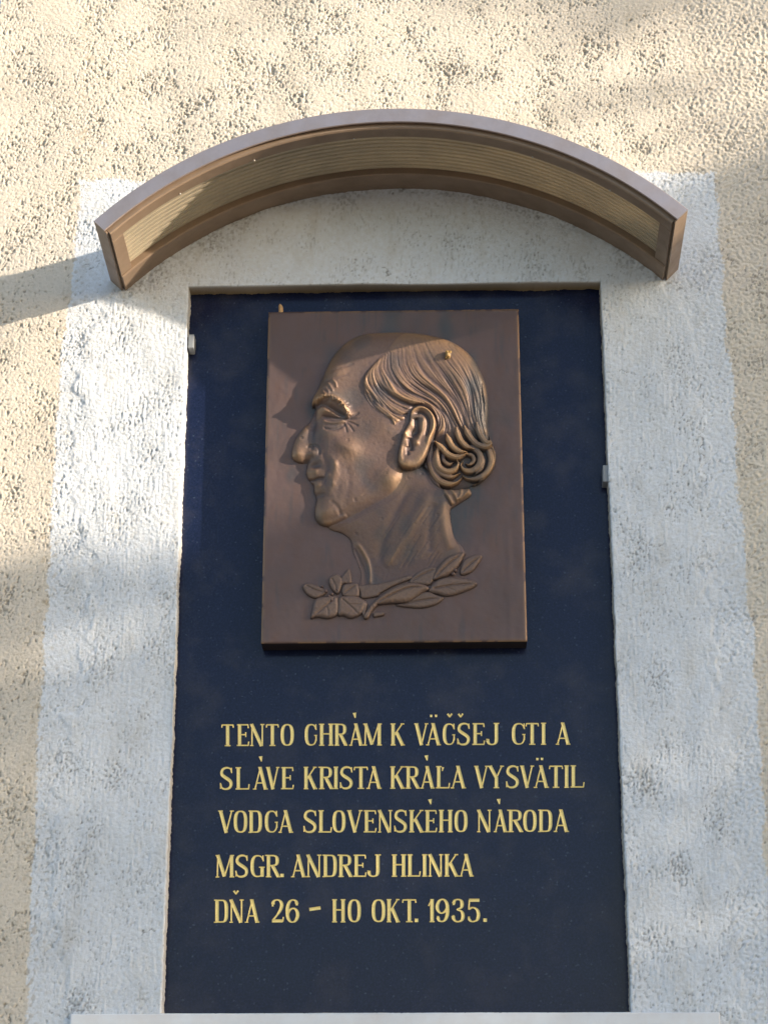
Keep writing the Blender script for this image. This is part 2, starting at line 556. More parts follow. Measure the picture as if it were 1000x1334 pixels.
A_ = 'auto'
G = {
 'T': [st(.5, 0, .5, 1, TH), st(.04, .965, .96, .965, TN), st(.05, .98, .02, .84, SR), st(.95, .98, .98, .84, SR), serif(.5, .02, .24)],
 'E': [st(.28, 0, .28, 1, TH), st(.08, .97, .93, .97, TN), st(.92, .98, .95, .82, SR), st(.28, .52, .74, .52, TN), st(.75, .41, .75, .63, SR), st(.06, .03, .96, .03, TN), st(.94, .02, .98, .2, SR)],
 'N': [st(.14, 0, .14, .98, TN), st(.10, 1, .80, 0, TH), st(.86, 0, .86, 1, TN), serif(.12, .02, .12), serif(.86, .98, .14), serif(.08, .98, .08)],
 'O': [arcpts(.5, .5, .37, .465, 90, 450, 28)],
 'C': [arcpts(.56, .5, .38, .465, 28, 200, 12) + arcpts(.56, .5, .38, .465, 210, 345, 10), st(.90, .98, .93, .72, SR), st(.78, .47, 1.0, .47, SR), st(.93, .22, .92, .47, TN)],
 'G': [arcpts(.54, .5, .40, .465, 30, 200, 12) + arcpts(.54, .5, .40, .465, 210, 330, 9), st(.90, .98, .93, .72, SR), st(.84, .02, .84, .44, TH), serif(.82, .45, .2)],
 'H': [st(.2, 0, .2, 1, TH), st(.8, 0, .8, 1, TH), st(.2, .54, .8, .54, TN), serif(.2, .02), serif(.2, .98), serif(.8, .02), serif(.8, .98)],
 'R': [st(.22, 0, .22, 1, TH), [(.22, .97), (.5, .97)] + arcpts(.5, .745, .33, .225, 85, -85, 10) + [(.5, .52), (.22, .52)], st(.48, .54, .9, .02, TH), serif(.22, .02, .19), serif(.1, .98, .12), serif(.93, .02, .1)],
 'A': [st(.50, 1, .12, 0, TN), st(.46, 1, .84, 0, TH), st(.2, .29, .72, .29, TN), serif(.1, .02, .12), serif(.86, .02, .14), st(.34, .99, .5, .985, SR)],
 'M': [st(.10, 0, .13, 1, TN), st(.12, 1, .48, .04, TH), st(.50, .06, .84, 1, TN), st(.87, 0, .87, 1, TH), serif(.10, .02, .1), serif(.88, .02, .13), serif(.08, .98, .08), serif(.9, .98, .1)],
 'K': [st(.2, 0, .2, 1, TH), st(.24, .42, .84, 1, TN), st(.42, .62, .86, 0, TH), serif(.2, .02), serif(.2, .98), serif(.84, .98, .13), serif(.88, .02, .13)],
 'V': [st(.14, 1, .52, 0, TH), st(.52, .02, .88, 1, TN), serif(.14, .98, .15), serif(.88, .98, .13)],
 'S': [[(.88, .80), (.84, .90), (.70, .965), (.48, .975), (.26, .91), (.17, .77), (.22, .65), (.42, .55), (.66, .45), (.83, .34), (.85, .20), (.74, .08), (.52, .025), (.28, .04), (.15, .12), (.10, .24)], st(.88, .98, .90, .74, SR), st(.09, .04, .08, .30, SR)],
 'J': [[(.74, 1), (.74, .6), (.74, .24), (.68, .09), (.52, .025), (.32, .03), (.18, .1), (.12, .22)], serif(.74, .98, .2), st(.02, .26, .24, .24, SR)],
 'I': [st(.5, 0, .5, 1, TH), serif(.5, .02, .42), serif(.5, .98, .42)],
 'L': [st(.24, 0, .24, 1, TH), st(.05, .03, .96, .03, TN), st(.94, .02, .98, .24, SR), serif(.24, .98, .19)],
 'Y': [st(.12, 1, .52, .46, TH), st(.88, 1, .54, .48, TN), st(.52, 0, .52, .5, TH), serif(.12, .98, .14), serif(.88, .98, .12), serif(.52, .02, .18)],
 'D': [st(.2, 0, .2, 1, TH), [(.2, .97), (.5, .97)] + arcpts(.5, .5, .35, .47, 85, -85, 16, 3.2) + [(.5, .03), (.2, .03)], serif(.1, .98, .1), serif(.1, .02, .1)],
 '2': [[(.17, .78), (.22, .91), (.42, .98), (.65, .96), (.82, .85), (.83, .68), (.68, .48), (.42, .27), (.14, .08)], st(.10, .07, .92, .07, 3.6), st(.93, .04, .97, .24, SR), st(.08, .76, .22, .76, 3.4)],
 '6': [[(.82, .80), (.74, .93), (.52, .975), (.30, .90), (.16, .70), (.13, .45), (.18, .2), (.34, .05), (.52, .02), (.72, .08), (.86, .26), (.85, .44), (.70, .58), (.50, .61), (.28, .52), (.16, .40)], st(.74, .80, .90, .80, 3.4)],
 '9': [[(.18, .20), (.26, .07), (.48, .025), (.70, .10), (.84, .30), (.87, .55), (.82, .8), (.66, .95), (.48, .98), (.28, .92), (.14, .74), (.15, .56), (.30, .42), (.50, .39), (.72, .48), (.84, .60)], st(.10, .20, .26, .20, 3.4)],
 '1': [st(.62, 0, .62, 1, TH), st(.05, .70, .6, .98, TN), serif(.62, .02, .4)],
 '3': [[(.15, .80), (.24, .93), (.46, .98), (.70, .94), (.80, .80), (.74, .63), (.46, .54), (.74, .47), (.87, .30), (.80, .10), (.58, .02), (.32, .03), (.15, .14), (.12, .26)], st(.08, .80, .24, .80, 3.4), st(.06, .24, .22, .24, 3.2)],
 '5': [st(.18, .94, .95, .94, 3.6), st(.20, .96, .16, .54, TN), [(.16, .55), (.38, .62), (.62, .60), (.82, .48), (.88, .28), (.78, .09), (.54, .02), (.32, .03), (.15, .14)], st(.08, .17, .24, .17, 3.4)],
 '-': [st(.03, .56, .97, .63, 3.8)],
 '.': [st(.5, .0, .5, .15, 4.2)],
}
ROUND = set('OCGDRSJ2693')
LINES = [  # per line: baseline left/right, cap top left/right (x, y), letters with their left and right ends
 ((290, 972), (742, 970), 28.5, "T288.8-304.5 E307.5-324.5 N325.8-344.5 T346.8-363 O365.5-383 C396-413 H415-435 R435-452 A455-473 M473-497 K508-527 V539.5-557.5 A555-574 C575.5-592.5 S594.5-612.5 E613.8-631 J632.5-651 C665-684 T684.5-701 I703.5-711.5 A723.7-742.5",
  [('w', 462.5, 932), ('d', 561.5, 932.6), ('d', 567.8, 932.5), ('b', 585.6, 932), ('b', 599.8, 932)]),
 ((287, 1028.7), (760, 1026), 29, "S286-303.7 L306-325 A330-349 V346.7-364 E365-382.5 K395-413 R415-433.7 I434-441 S442-460 T461-479 A477.5-497 K507.5-527 R527.5-546 A547.5-566 L566.7-585.5 A587-606.7 V617.5-636 Y635.5-656 S658-676 V677-695 A695-714.5 T715-732.5 I734-741 L741.7-760.5",
  [('w', 340.5, 988.7), ('w', 556, 987.5), ('a', 576.3, 1002), ('d', 699.6, 988.8), ('d', 705.6, 988.6)]),
 ((285, 1085), (740, 1083.7), 29, "V284.5-304.5 O304.5-322.5 D323.7-342 C344-362 A363-382 S394.5-413 L413.7-432 O433-450 V452-472 E472.5-490 N492-511 S512.5-530.5 K532-552 E552-568.7 H570.7-590 O591.7-608.7 N621-640 A643-660.5 R660.5-680.5 O681-698.7 D700.5-719.5 A721-740.5",
  [('w', 560.7, 1044.6), ('w', 650, 1044.3)]),
 ((281, 1143), (616, 1141.7), 29, "M281-305 S306-324 G326-344.5 R345.7-364.5 .365.5-369.5 A379.5-398.7 N399-418.7 D420-439.5 R440-458.7 E459-477 J478-497 H509.5-529.5 L529.5-547.5 I549-556.7 N557.5-577 K578-597 A598-616.7", []),
 ((279, 1202), (634, 1201), 30, "D279-298 N299-317.5 A319.5-338 2352.7-369.7 6372-390 -402.5-418 H432-450.5 O453-470 O484-502 K503-520.7 T524-542 .540.3-544.3 1557.5-565.5 9567-585 3588-605 5607.7-625 .629-634",
  [('b', 307.6, 1162.6)]),
]


def ribbon(P, W, lift):
    """a carved-looking gilded stroke: two facets falling from its rims to the groove"""
    P = np.asarray(P, float); n = len(P)
    tn = np.gradient(P, axis=0) if n > 2 else np.repeat(P[1:] - P[:1], 2, 0)
    tn /= np.hypot(tn[:, 0], tn[:, 1])[:, None] + 1e-9
    nm = np.stack([-tn[:, 1], tn[:, 0]], -1)
    L = P + nm * W[:, None] / 2; R = P - nm * W[:, None] / 2
    V_, Q_ = [], []
    for k in range(n):
        for q, y in ((L[k], .0), (L[k], .00075 + lift), (P[k], .0002 + lift), (R[k], .00075 + lift), (R[k], .0)):
            V_.append((q[0], q[1], y))
        if k:
            a, b = 5 * (k - 1), 5 * k
            for j in range(4): Q_.append((a + j, a + j + 1, b + j + 1, b + j))
    e = 5 * (n - 1)
    Q_ += [(0, 1, 2, 2), (2, 3, 4, 4), (0, 2, 4, 4), (e, e + 2, e + 1, e + 1), (e + 2, e + 4, e + 3, e + 3), (e, e + 4, e + 2, e + 2)]
    return V_, Q_


for ln, (bl, br, cap, letters, accents) in enumerate(LINES):
    Vt, Ft = [], []
    cnt = 0

    def emit(P, W):
        global cnt
        P = np.asarray(P, float)
        wp = at(P[:, 0], P[:, 1], SLABY - .0006)
        V_, Q_ = ribbon(wp, np.asarray(W) * .00124, .00002 * (cnt % 9))
        b0 = len(Vt); cnt += 1
        for v in V_: Vt.append((v[0], SLABY - .0002 - v[2], v[1] + CAMZ))
        for q in Q_:
            q = list(dict.fromkeys(q)); Ft.append([b0 + i for i in q])

    for tok in letters.split():
        ch = tok[0]; a, b = tok[1:].split('-') if ch != '-' else tok[1:].split('-')
        if ch in '26' and tok[1] == '3': pass
        a, b = float(a), float(b)
        for s_ in G[ch]:
            pts = [(q[0], q[1]) for q in s_]
            fixed = len(s_[0]) == 3
            if not fixed and len(pts) > 4 and ch in 'SJ26935': pts = [tuple(q) for q in catmull(pts, 4)]
            px = np.array([a + u * (b - a) for u, v in pts])
            yb = bl[1] + (br[1] - bl[1]) * (px - bl[0]) / (br[0] - bl[0])
            py = yb - np.array([v for u, v in pts]) * cap
            if fixed: W = [q[2] for q in s_]
            else:
                P_ = np.stack([px, py], -1); t_ = np.gradient(P_, axis=0)
                vv = np.abs(t_[:, 1]) / (np.hypot(t_[:, 0], t_[:, 1]) + 1e-9)
                if ch == 'S':
                    W = TN + (TH - TN) * np.sin(np.pi * np.linspace(0, 1, len(px))) ** 2
                else:
                    W = TN + (TH - TN) * vv ** 2.2
                    if ch == 'C' or ch == 'G': W = np.where(px > (a + b) / 2 + 1, TN, W)
                    if ch in '2':  W = np.where(py > yb - .42 * cap, TN + .6, W)
                W = np.convolve(np.pad(W, 1, mode='edge'), [.25, .5, .25], 'valid')
            emit(np.stack([px, py], -1), W)
    for kind, x, y in accents:
        if kind == 'w': emit([(x - .9, y - 3.4), (x + .2, y + 3.2)], [4.6, 1.2])
        elif kind == 'd': emit([(x, y - 1.4), (x, y + 1.6)], [3.2, 2.6])
        elif kind == 'a': emit([(x + .6, y - 2.6), (x - .4, y + 2.4)], [2.6, 1.0])
        else:
            emit([(x - 2.9, y - 2.2), (x + .2, y + 2.2)], [2.6, 1.8]); emit([(x + 2.9, y - 2.2), (x - .2, y + 2.2)], [2.2, 1.6])
    m = bpy.data.meshes.new("gilded_lettering"); m.from_pydata(Vt, [], Ft); m.update()
    add_attr(m, 'edge', np.tile([.9, .35, .0, .1, .9], len(Vt) // 5))  # dark at the rims, light in the middle: painted V-cut shading
    link("gilded_lettering", m, MGOLD, slab)

# ------------------------------------------------------------------ white spacer clips between plaster and slab
MCLIP = mat_simple("white_plastic", (.27, .285, .31), (.21, .225, .25), 60, .5)
for (px, py, w, hh, lab) in ((249.5, 447, 7.5, 18, "small white spacer clip wedged at the slab's sunlit left edge"), (788.5, 619, 9, 21, "small white spacer clip wedged at the slab's shaded right edge")):
    p = at(px, py, .01)
    m = boxmesh("spacer_clip", p[0] - w * .0006, p[0] + w * .0006, .002, SLABY - .0005, p[1] - hh * .00066 + CAMZ, p[1] + hh * .00066 + CAMZ, .0014)
    b = bmesh.new(); b.from_mesh(m)
    for v in b.verts:
        if v.co.z > p[1] + CAMZ: v.co.x += .0006
        if v.co.y > .015: v.co.z += (v.co.z - p[1] - CAMZ) * .1
    b.to_mesh(m); b.free()
    tag(link("spacer_clip", m, MCLIP), lab, "clip", "white spacer clips at the slab's edges")

# ------------------------------------------------------------------ arched hood
hood = empty("arched_hood", (-.0635, 0, 1.44 + CAMZ), "arched brown metal hood with ribbed plastic underside above the niche", "canopy")
HC = (-.0645, .9985)
SLOPE = .065


def arcbar(name, y0, y1, r0, r1, a0, a1, mat, bev=.0012, n=56, prof=None):
    """bent bar: section r0..r1 by y0..y1 swept round the arch"""
    if prof is None:
        b_ = bev
        prof = [(y0, r0 + b_), (y0 + b_, r0), (y1 - b_, r0), (y1, r0 + b_), (y1, r1 - b_), (y1 - b_, r1), (y0 + b_, r1), (y0, r1 - b_)]
    b = bmesh.new(); rings = []
    for k in range(n + 1):
        a = math.radians(a0 + (a1 - a0) * k / n)
        ring = []
        for (y, r) in prof:
            rr = r + SLOPE * (y + .217)
            ring.append(b.verts.new((HC[0] + rr * math.sin(a), y, HC[1] + rr * math.cos(a) + CAMZ)))
        rings.append(ring)
    m_ = len(prof)
    for k in range(n):
        for j in range(m_):
            b.faces.new((rings[k][j], rings[k][(j + 1) % m_], rings[k + 1][(j + 1) % m_], rings[k + 1][j]))
    b.faces.new(rings[0][::-1]); b.faces.new(rings[-1])
    bmesh.ops.recalc_face_normals(b, faces=b.faces[:])
    m = bpy.data.meshes.new(name); b.to_mesh(m); b.free()
    for p in m.polygons: p.use_smooth = False
    return link(name, m, mat, hood)


AL, AR = -45.4, 44.7
arcbar("front_fascia", -.2170, -.2135, .6110, .6355, AL, AR, MHOOD)
for a0, a1 in ((AL, AL + .25), (AR - .25, AR)):
    arcbar("end_plate", -.2133, .004, .6075, .6350, a0, a1, MBAR, n=2)
bi = .42   # inner bent frame: front bar, wall bar, two end bars
front_o = arcbar("front_bar", -.2095, -.1800, .6035, .6235, AL + bi, AR - bi, MBAR, .002)
arcbar("wall_bar", -.0560, -.0125, .6010, .6180, AL + bi, AR - bi, MBAR, .002)
arcbar("wall_flange", -.0118, .004, .6030, .6185, AL + bi, AR - bi, MBAR, .001)
for a0, a1 in ((AL + bi, AL + bi + 2.0), (AR - bi - 2.0, AR - bi)):
    arcbar("end_bar", -.1797, -.0563, .6036, .6230, a0, a1, MBAR, .001, n=4)
prof = []
nr = 10
yy = np.linspace(-.1802, -.0555, nr * 8 + 1)
gro = [.0, .0, .0, .0, .0, .0004, .0042, .0042]      # flat strips between narrow grooves
prof = [(y, .6115 + gro[k % 8]) for k, y in enumerate(yy)] + [(y, .6175) for y in yy[::-1]]
sh = arcbar("ribbed_sheet", 0, 0, 0, 0, AL + bi + .2, AR - bi - .2, MSHEET, prof=prof)
MRIV = mat_simple("pale_rivet", (.55, .53, .50), (.40, .38, .36), 200, .4)
for px, py in ((231, 247), (327, 199), (462, 190), (690, 213), (790, 254)):
    q = at(px, py, -.184)
    d = np.array([q[0] - HC[0], q[1] - HC[1]]); d /= np.hypot(*d)
    b = bmesh.new(); bmesh.ops.create_uvsphere(b, u_segments=10, v_segments=6, radius=.0016)
    m = bpy.data.meshes.new("rivet"); b.to_mesh(m); b.free()
    o = link("rivet", m, MRIV, front_o)
    rr = .6035 + SLOPE * (.217 - .184) - .0003
    o.location = Vector((HC[0] + d[0] * rr, -.184, HC[1] + d[1] * rr + CAMZ))

# ------------------------------------------------------------------ bronze relief plaque
PF = -.0095                                    # face of the plaque
pc = {k: at(*v, PF) for k, v in dict(tl=(349.5, 405.5), tr=(676, 403.5), br=(685, 836), bl=(340.5, 838)).items()}
px0, px1 = (pc['tl'][0] + pc['bl'][0]) / 2, (pc['tr'][0] + pc['br'][0]) / 2
pz0, pz1 = (pc['bl'][1] + pc['br'][1]) / 2, (pc['tl'][1] + pc['tr'][1]) / 2
plaque = empty("bronze_plaque", ((px0 + px1) / 2, SLABY, pz0 + CAMZ), "rectangular brown bronze relief plaque of an old man's profile fixed on the dark slab", "relief plaque")
MMM = 1e-3


def hf_mesh(name, X_, Z_, H_, mask, mat, wear_highlight=None, patina=None, parent=plaque, y0=PF):
    """height field (mm above the plaque face) -> mesh of the cells in mask"""
    nz_, nx_ = X_.shape
    ii = np.arange(nz_ * nx_).reshape(nz_, nx_)
    Q_ = np.stack([ii[:-1, :-1], ii[:-1, 1:], ii[1:, 1:], ii[1:, :-1]], -1)[mask]
    used = np.unique(Q_); remap = np.full(nz_ * nx_, -1); remap[used] = np.arange(len(used))
    V_ = np.stack([X_, y0 - H_ * MMM, Z_ + CAMZ], -1).reshape(-1, 3)[used]
    m = np_mesh(name, V_, remap[Q_])
    add_attr(m, 'wear_highlight', (wear_highlight if wear_highlight is not None else np.zeros_like(H_)).reshape(-1)[used])
    add_attr(m, 'patina', (patina if patina is not None else np.zeros_like(H_)).reshape(-1)[used])
    return link(name, m, mat, parent)


# panel: bevelled plate whose face is gently uneven
n1, n2 = 150, 200
ux = np.linspace(0, 1, n1); uz = np.linspace(0, 1, n2)
PXg, PZg = np.meshgrid(px0 + ux * (px1 - px0), pz0 + uz * (pz1 - pz0))
dd = np.minimum(np.minimum(PXg - px0, px1 - PXg), np.minimum(PZg - pz0, pz1 - PZg)) * 1000
ph = -.9 + .9 * smoothstep(0, 2.2, dd) + .35 * field(n2, n1, 2.7, 60, 60, .3, 31) * smoothstep(2, 20, dd) + .08 * field(n2, n1, 2.7, 9, 9, .6, 32)
hal = at(515, 560, PF)
ph -= 1.6 * np.exp(-(((PXg - hal[0]) / .15) ** 2 + ((PZg - hal[1]) / .20) ** 2) ** 2) * smoothstep(4, 30, dd)
sx_ = at(662, 700, PF)[0]
ph += .5 * np.exp(-((PXg - sx_) / .004) ** 2) * smoothstep(-.02, .02, at(660, 690, PF)[1] - PZg)
ph = np.minimum(ph, .6)
ii = np.arange(n1 * n2).reshape(n2, n1)
Vp = np.stack([PXg, PF - ph * MMM, PZg + CAMZ], -1).reshape(-1, 3)
Qp = np.stack([ii[:-1, :-1], ii[:-1, 1:], ii[1:, 1:], ii[1:, :-1]], -1).reshape(-1, 4)
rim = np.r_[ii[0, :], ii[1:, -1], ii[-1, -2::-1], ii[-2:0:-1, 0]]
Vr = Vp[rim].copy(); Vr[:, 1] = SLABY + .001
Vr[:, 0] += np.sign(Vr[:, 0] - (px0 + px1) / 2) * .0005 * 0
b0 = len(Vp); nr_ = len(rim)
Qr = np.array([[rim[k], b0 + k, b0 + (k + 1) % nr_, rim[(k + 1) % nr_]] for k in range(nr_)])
MEDGE = mat_simple("bronze_edge_shade", (.035, .026, .026), (.022, .018, .02), 40, .6)  # near-black rim colour stands in for the shadow gap under the plaque
m = np_mesh("plaque_panel", np.vstack([Vp, Vr]), np.vstack([Qp, Qr]))
fl = np.ones(len(m.polygons), bool); fl[len(Qp):] = False; m.polygons.foreach_set('use_smooth', fl)
wr = np.clip(.7 * np.exp(-dd / 1.6) * (field(n2, n1, 2.7, 30, 30, .3, 33) > -.6), 0, 1)
add_attr(m, 'wear_highlight', np.r_[wr.ravel(), np.full(nr_, .15)])
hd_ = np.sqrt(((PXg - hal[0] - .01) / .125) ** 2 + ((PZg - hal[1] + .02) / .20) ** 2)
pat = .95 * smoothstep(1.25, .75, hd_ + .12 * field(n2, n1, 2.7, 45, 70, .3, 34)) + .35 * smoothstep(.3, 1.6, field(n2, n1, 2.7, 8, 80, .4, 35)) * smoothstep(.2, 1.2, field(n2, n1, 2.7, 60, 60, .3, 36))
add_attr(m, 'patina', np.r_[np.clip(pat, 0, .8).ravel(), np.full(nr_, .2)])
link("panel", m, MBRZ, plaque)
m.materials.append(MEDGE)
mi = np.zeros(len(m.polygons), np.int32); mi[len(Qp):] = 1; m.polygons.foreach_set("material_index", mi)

# --- the profile, traced on the photograph and given its own relief in millimetres
FRONT = [(491, 433), (470, 436), (452, 445), (440, 456), (431, 468), (421, 489), (413, 508), (406.5, 521), (406.5, 530), (411, 536)]
NOSE_OUT = [(405, 545), (396, 555), (388, 565), (382.5, 576), (379.5, 588), (380.5, 597), (388, 602), (397, 603)]
LOWER = [(399, 609), (398.5, 617), (400.5, 623), (403, 627), (407.5, 632), (408.5, 640), (411.5, 650), (409.5, 662), (409.5, 673), (414, 681), (422, 685), (432, 685.5)]
JAW = [(447, 681), (466, 672), (484, 663), (502, 653), (516, 641), (525, 626), (530, 611)]
CURLS = [(546, 606), (556, 612), (560, 624), (567, 632), (576, 637), (588, 639), (600, 638), (613, 635), (626, 628), (637, 618), (644, 604), (645, 588), (639, 573)]
BACK = [(635, 554), (636, 529), (633.5, 504), (625.5, 483), (613, 462), (590, 445), (564, 437), (533, 432.5)]
NECKO = [(428, 684), (445, 694), (456, 703), (460, 720), (466, 735), (470, 747), (470.5, 770), (520, 776), (567, 752), (598, 730), (604, 716), (592, 700), (588, 684), (586, 665), (592, 659), (603, 652), (614, 643), (606, 632), (575, 630), (555, 610), (520, 600), (470, 650)]


def wpts(P, hmm, closed=True, n=4):
    P = np.asarray(P, float)
    return catmull(at(P[:, 0], P[:, 1], PF - hmm * MMM), n, closed)


g0 = at(362, 800, PF); g1 = at(660, 424, PF)
GP = .00075
GXa = np.arange(g0[0], g1[0], GP); GZa = np.arange(g0[1], g1[1], GP)
GX, GZ = np.meshgrid(GXa, GZa)
gz_n, gx_n = GX.shape


def idw(P, vals, p=2.2):
    num = np.zeros(GX.shape + (len(vals[0]),)); den = np.zeros(GX.shape)
    for (x, y), v in zip(P, vals):
        q = at(x, y, PF); w = 1 / (((GX - q[0]) ** 2 + (GZ - q[1]) ** 2) * 1e6 + 60) ** (p / 2)
        den += w
        for k in range(len(v)): num[..., k] += w * v[k]
    return [num[..., k] / den for k in range(num.shape[-1])]


# (H, L): plateau height and how far from the outline it is reached, mm
CP = {(425, 490): (25, 30), (409, 525): (26, 24), (452, 450): (25, 40), (402, 612): (12, 30), (408, 640): (13, 34), (412, 672): (14, 30), (450, 676): (15, 34),
      (490, 658): (16, 32), (520, 632): (17, 24), (500, 440): (24, 48), (560, 440): (24, 52), (625, 490): (22, 52), (634, 550): (20, 34), (642, 592): (9, 16),
      (590, 640): (6, 14), (625, 628): (6, 14), (560, 622): (9, 14), (585, 605): (9, 20), (612, 600): (9, 20), (500, 560): (22, 40), (455, 590): (20, 40)}
Hh, Ll = idw(list(CP), list(CP.values()))
headP = wpts(FRONT + LOWER + JAW + CURLS + BACK, 5)
dH = poly_dist(GX, GZ, headP) * 1000


def prof_(d, H, L):
    t = np.clip(d / L, 0, 1)
    return H * np.sqrt(np.clip(1 - (1 - t) ** 2, 0, 1))


hd = np.where(dH > 0, prof_(dH, Hh, Ll), -2.0 + .0 * dH)
noseP = wpts([(414, 530)] + NOSE_OUT + [(404, 602), (418, 600), (424, 580), (424, 548)], 5)
dN = poly_dist(GX, GZ, noseP) * 1000
hn = np.where(dN > 0, prof_(dN, 7.6, 12), -2.0)
neckP = wpts(NECKO, 4)
dK = poly_dist(GX, GZ, neckP) * 1000
zt, zb = at(500, 668, PF)[1], at(500, 770, PF)[1]
fade = np.clip((GZ - zb) / (zt - zb), 0, 1)
hk = np.where(dK > 0, prof_(dK, .5 + 9.0 * smoothstep(.18, 1., fade), 32) , -2.0)
face_w = smoothstep(-1, 5, dH)


def smax(a, b, k):
    return .5 * (a + b + np.sqrt((a - b) ** 2 + k * k)) - .0


core = smax(hd, hn, 1.0) - .25
S_face = core.copy()


def ridge(h, P, amp, w, hm=18, taper=True, n=4, ends=(.12, .12), mode='add'):
    d, t = line_dist(GX, GZ, wpts(P, hm, False, n))
    d = d * 1000
    k = np.exp(-(d / w) ** 2)
    if taper: k = k * smoothstep(0, ends[0], t) ** .7 * smoothstep(0, ends[1], 1 - t) ** .7
    return h + amp * k


def bump(h, x, y, amp, sx, sy=None, rot=0, hm=17):
    q = at(x, y, PF - hm * MMM); sy = sy or sx
    dx, dz = (GX - q[0]) * 1000, (GZ - q[1]) * 1000
    c, s = math.cos(math.radians(rot)), math.sin(math.radians(rot))
    u, v = c * dx + s * dz, -s * dx + c * dz
    return h + amp * np.exp(-(u / sx) ** 2 - (v / sy) ** 2)


F = S_face
# forehead, brow, eye
F = bump(F, 440, 487, 1.5, 18, 16)
F = bump(F, 462, 520, -2.0, 20, 26)                     # temple hollow
F = ridge(F, [(407, 525), (415, 519), (425, 517), (436, 519), (446, 527), (454, 539)], 4.6, 4.0, 21)
F = ridge(F, [(428, 521), (440, 525), (450, 534), (456, 543)], 3.2, 7, 22)
F = ridge(F, [(410, 530), (420, 527), (432, 533), (444, 541), (452, 546)], -4.2, 3.6, 18)
F = bump(F, 425, 547, -4.5, 15, 11, -15, 14)
F = ridge(F, [(419, 536), (428, 537), (440, 541.5), (451, 546)], 1.5, 2.5, 17)
F = ridge(F, [(418, 541), (430, 543.5), (442, 546), (455, 546.5), (469, 545)], -2.6, 1.5, 17, ends=(.1, .3))
F = ridge(F, [(419, 547), (430, 551), (441, 551), (450, 548)], 2.2, 2.2, 17)
F = ridge(F, [(420, 556), (430, 560), (442, 558), (450, 552)], -1.6, 2.2, 17)
F = bump(F, 436, 566, 1.4, 13, 7, -15)
for P in ([(451, 549), (459, 552), (467, 556)], [(450, 550), (456, 556), (461, 564)], [(448, 551), (450, 557), (452, 565)], [(455, 545), (463, 541), (468, 538)]):
    F = ridge(F, P, -1.3, 1.5, 17)
for P in ([(422, 501), (426, 507), (429, 514)], [(426, 498), (431, 505), (434, 512)], [(420, 508), (422, 512), (425, 516)], [(432, 494), (437, 500), (439, 507)]):
    F = ridge(F, P, 1.3, 1.6, 20)
for P in ([(420, 497), (436, 494), (456, 488)], [(426, 485), (442, 481), (462, 474)], [(416, 510), (428, 506)]):
    F = ridge(F, P, -.7, 2.2, 20)
# eyebrow hairs
F = F + 1.1 * field(gz_n, gx_n, .75, 4, 4, .5, 61) * np.exp(-(line_dist(GX, GZ, wpts([(410, 523), (424, 518), (438, 521), (448, 531), (453, 539)], 21, False))[0] * 1000 / 4.5) ** 2) * (dH > 1)
rb = random.Random(3)
for k in range(22):
    t = k / 21
    bx, by = 410 + 42 * t, 523 - 7 * math.sin(t * 2.2) + 13 * t * t
    F = ridge(F, [(bx, by + 3), (bx + 2, by - 1), (bx + 6, by - 2.5 + rb.uniform(-1.5, 1))], rb.uniform(.9, 2.0), 1.0, 21)
# nose: bridge, tip, wing, nostril
F = ridge(F, [(411, 541), (404, 552), (396, 564), (391, 577)], .8, 6, 10)
F = bump(F, 408, 553, -4.5, 10, 12, 30, 8)
F = bump(F, 389, 590, 2.6, 8, 8, 0, 9)
F = bump(F, 406, 590.5, 3.6, 6.5, 5.5, 0, 9)
F = ridge(F, [(399, 584), (403, 580), (411, 580), (416, 586), (415, 594)], -1.8, 2.0, 10)
F = bump(F, 399, 600, -3.2, 5, 2.6, 10, 8)
F = bump(F, 418, 577, -2.6, 8, 16, 10, 12)
# cheek and mouth folds
F = bump(F, 455, 584, 4.4, 15, 13, -20)
F = bump(F, 442, 578, 1.6, 10, 9)
F = ridge(F, [(419, 588), (424, 598), (427, 610), (424, 622), (420, 634)], -.8, 3.2, 13)
F = bump(F, 411, 606, -2.2, 9, 5, 0, 9)
F = ridge(F, [(428, 590), (434, 600), (437, 607), (434, 618), (432, 632), (428, 646)], .7, 4.5, 15)
F = bump(F, 438, 613, 2.8, 10, 24, 0, 16)
F = bump(F, 410, 609, -1.6, 7, 4.5, 0, 9)
F = bump(F, 436.5, 605, 1.4, 4, 4.5, 0, 15)
F = bump(F, 428, 619, 1.2, 3, 5.5, 15, 14)
F = bump(F, 434, 630, 1.1, 3.5, 5.5, 15, 14)
F = ridge(F, [(440, 598), (444, 612), (442, 630), (437, 648)], -.5, 4.0, 15)
F = ridge(F, [(450, 606), (455, 625), (452, 645), (446, 660)], -.5, 5.0, 15)
F = bump(F, 408, 613.5, .7, 8, 4.5, 0, 9)
F = bump(F, 411.5, 615, 1.0, 3.5, 4.5, 0, 9)
F = ridge(F, [(401, 624.5), (408, 624.8), (416, 623.5), (424, 624.5)], -3.0, 1.8, 9, ends=(.02, .25))
F = bump(F, 413.5, 632, 1.6, 5.5, 4.2, -10, 9)
F = bump(F, 417, 645, -1.9, 8, 5, 0, 9)
F = bump(F, 423, 667, 1.6, 14, 12, 0, 10)
F = ridge(F, [(416, 682), (434, 680), (452, 671)], 1.6, 4, 10)
F = ridge(F, [(430, 652), (440, 662), (444, 672)], -1.2, 3, 12)
F = bump(F, 478, 625, -2.6, 20, 24, 20)
F = bump(F, 508, 622, 3.6, 15, 15, 0, 15)
F = ridge(F, [(448, 678), (478, 663), (502, 648), (518, 630)], 1.4, 6, 12)
F = bump(F, 500, 580, -1.2, 18, 22)
skin = blur(F, 1.0)
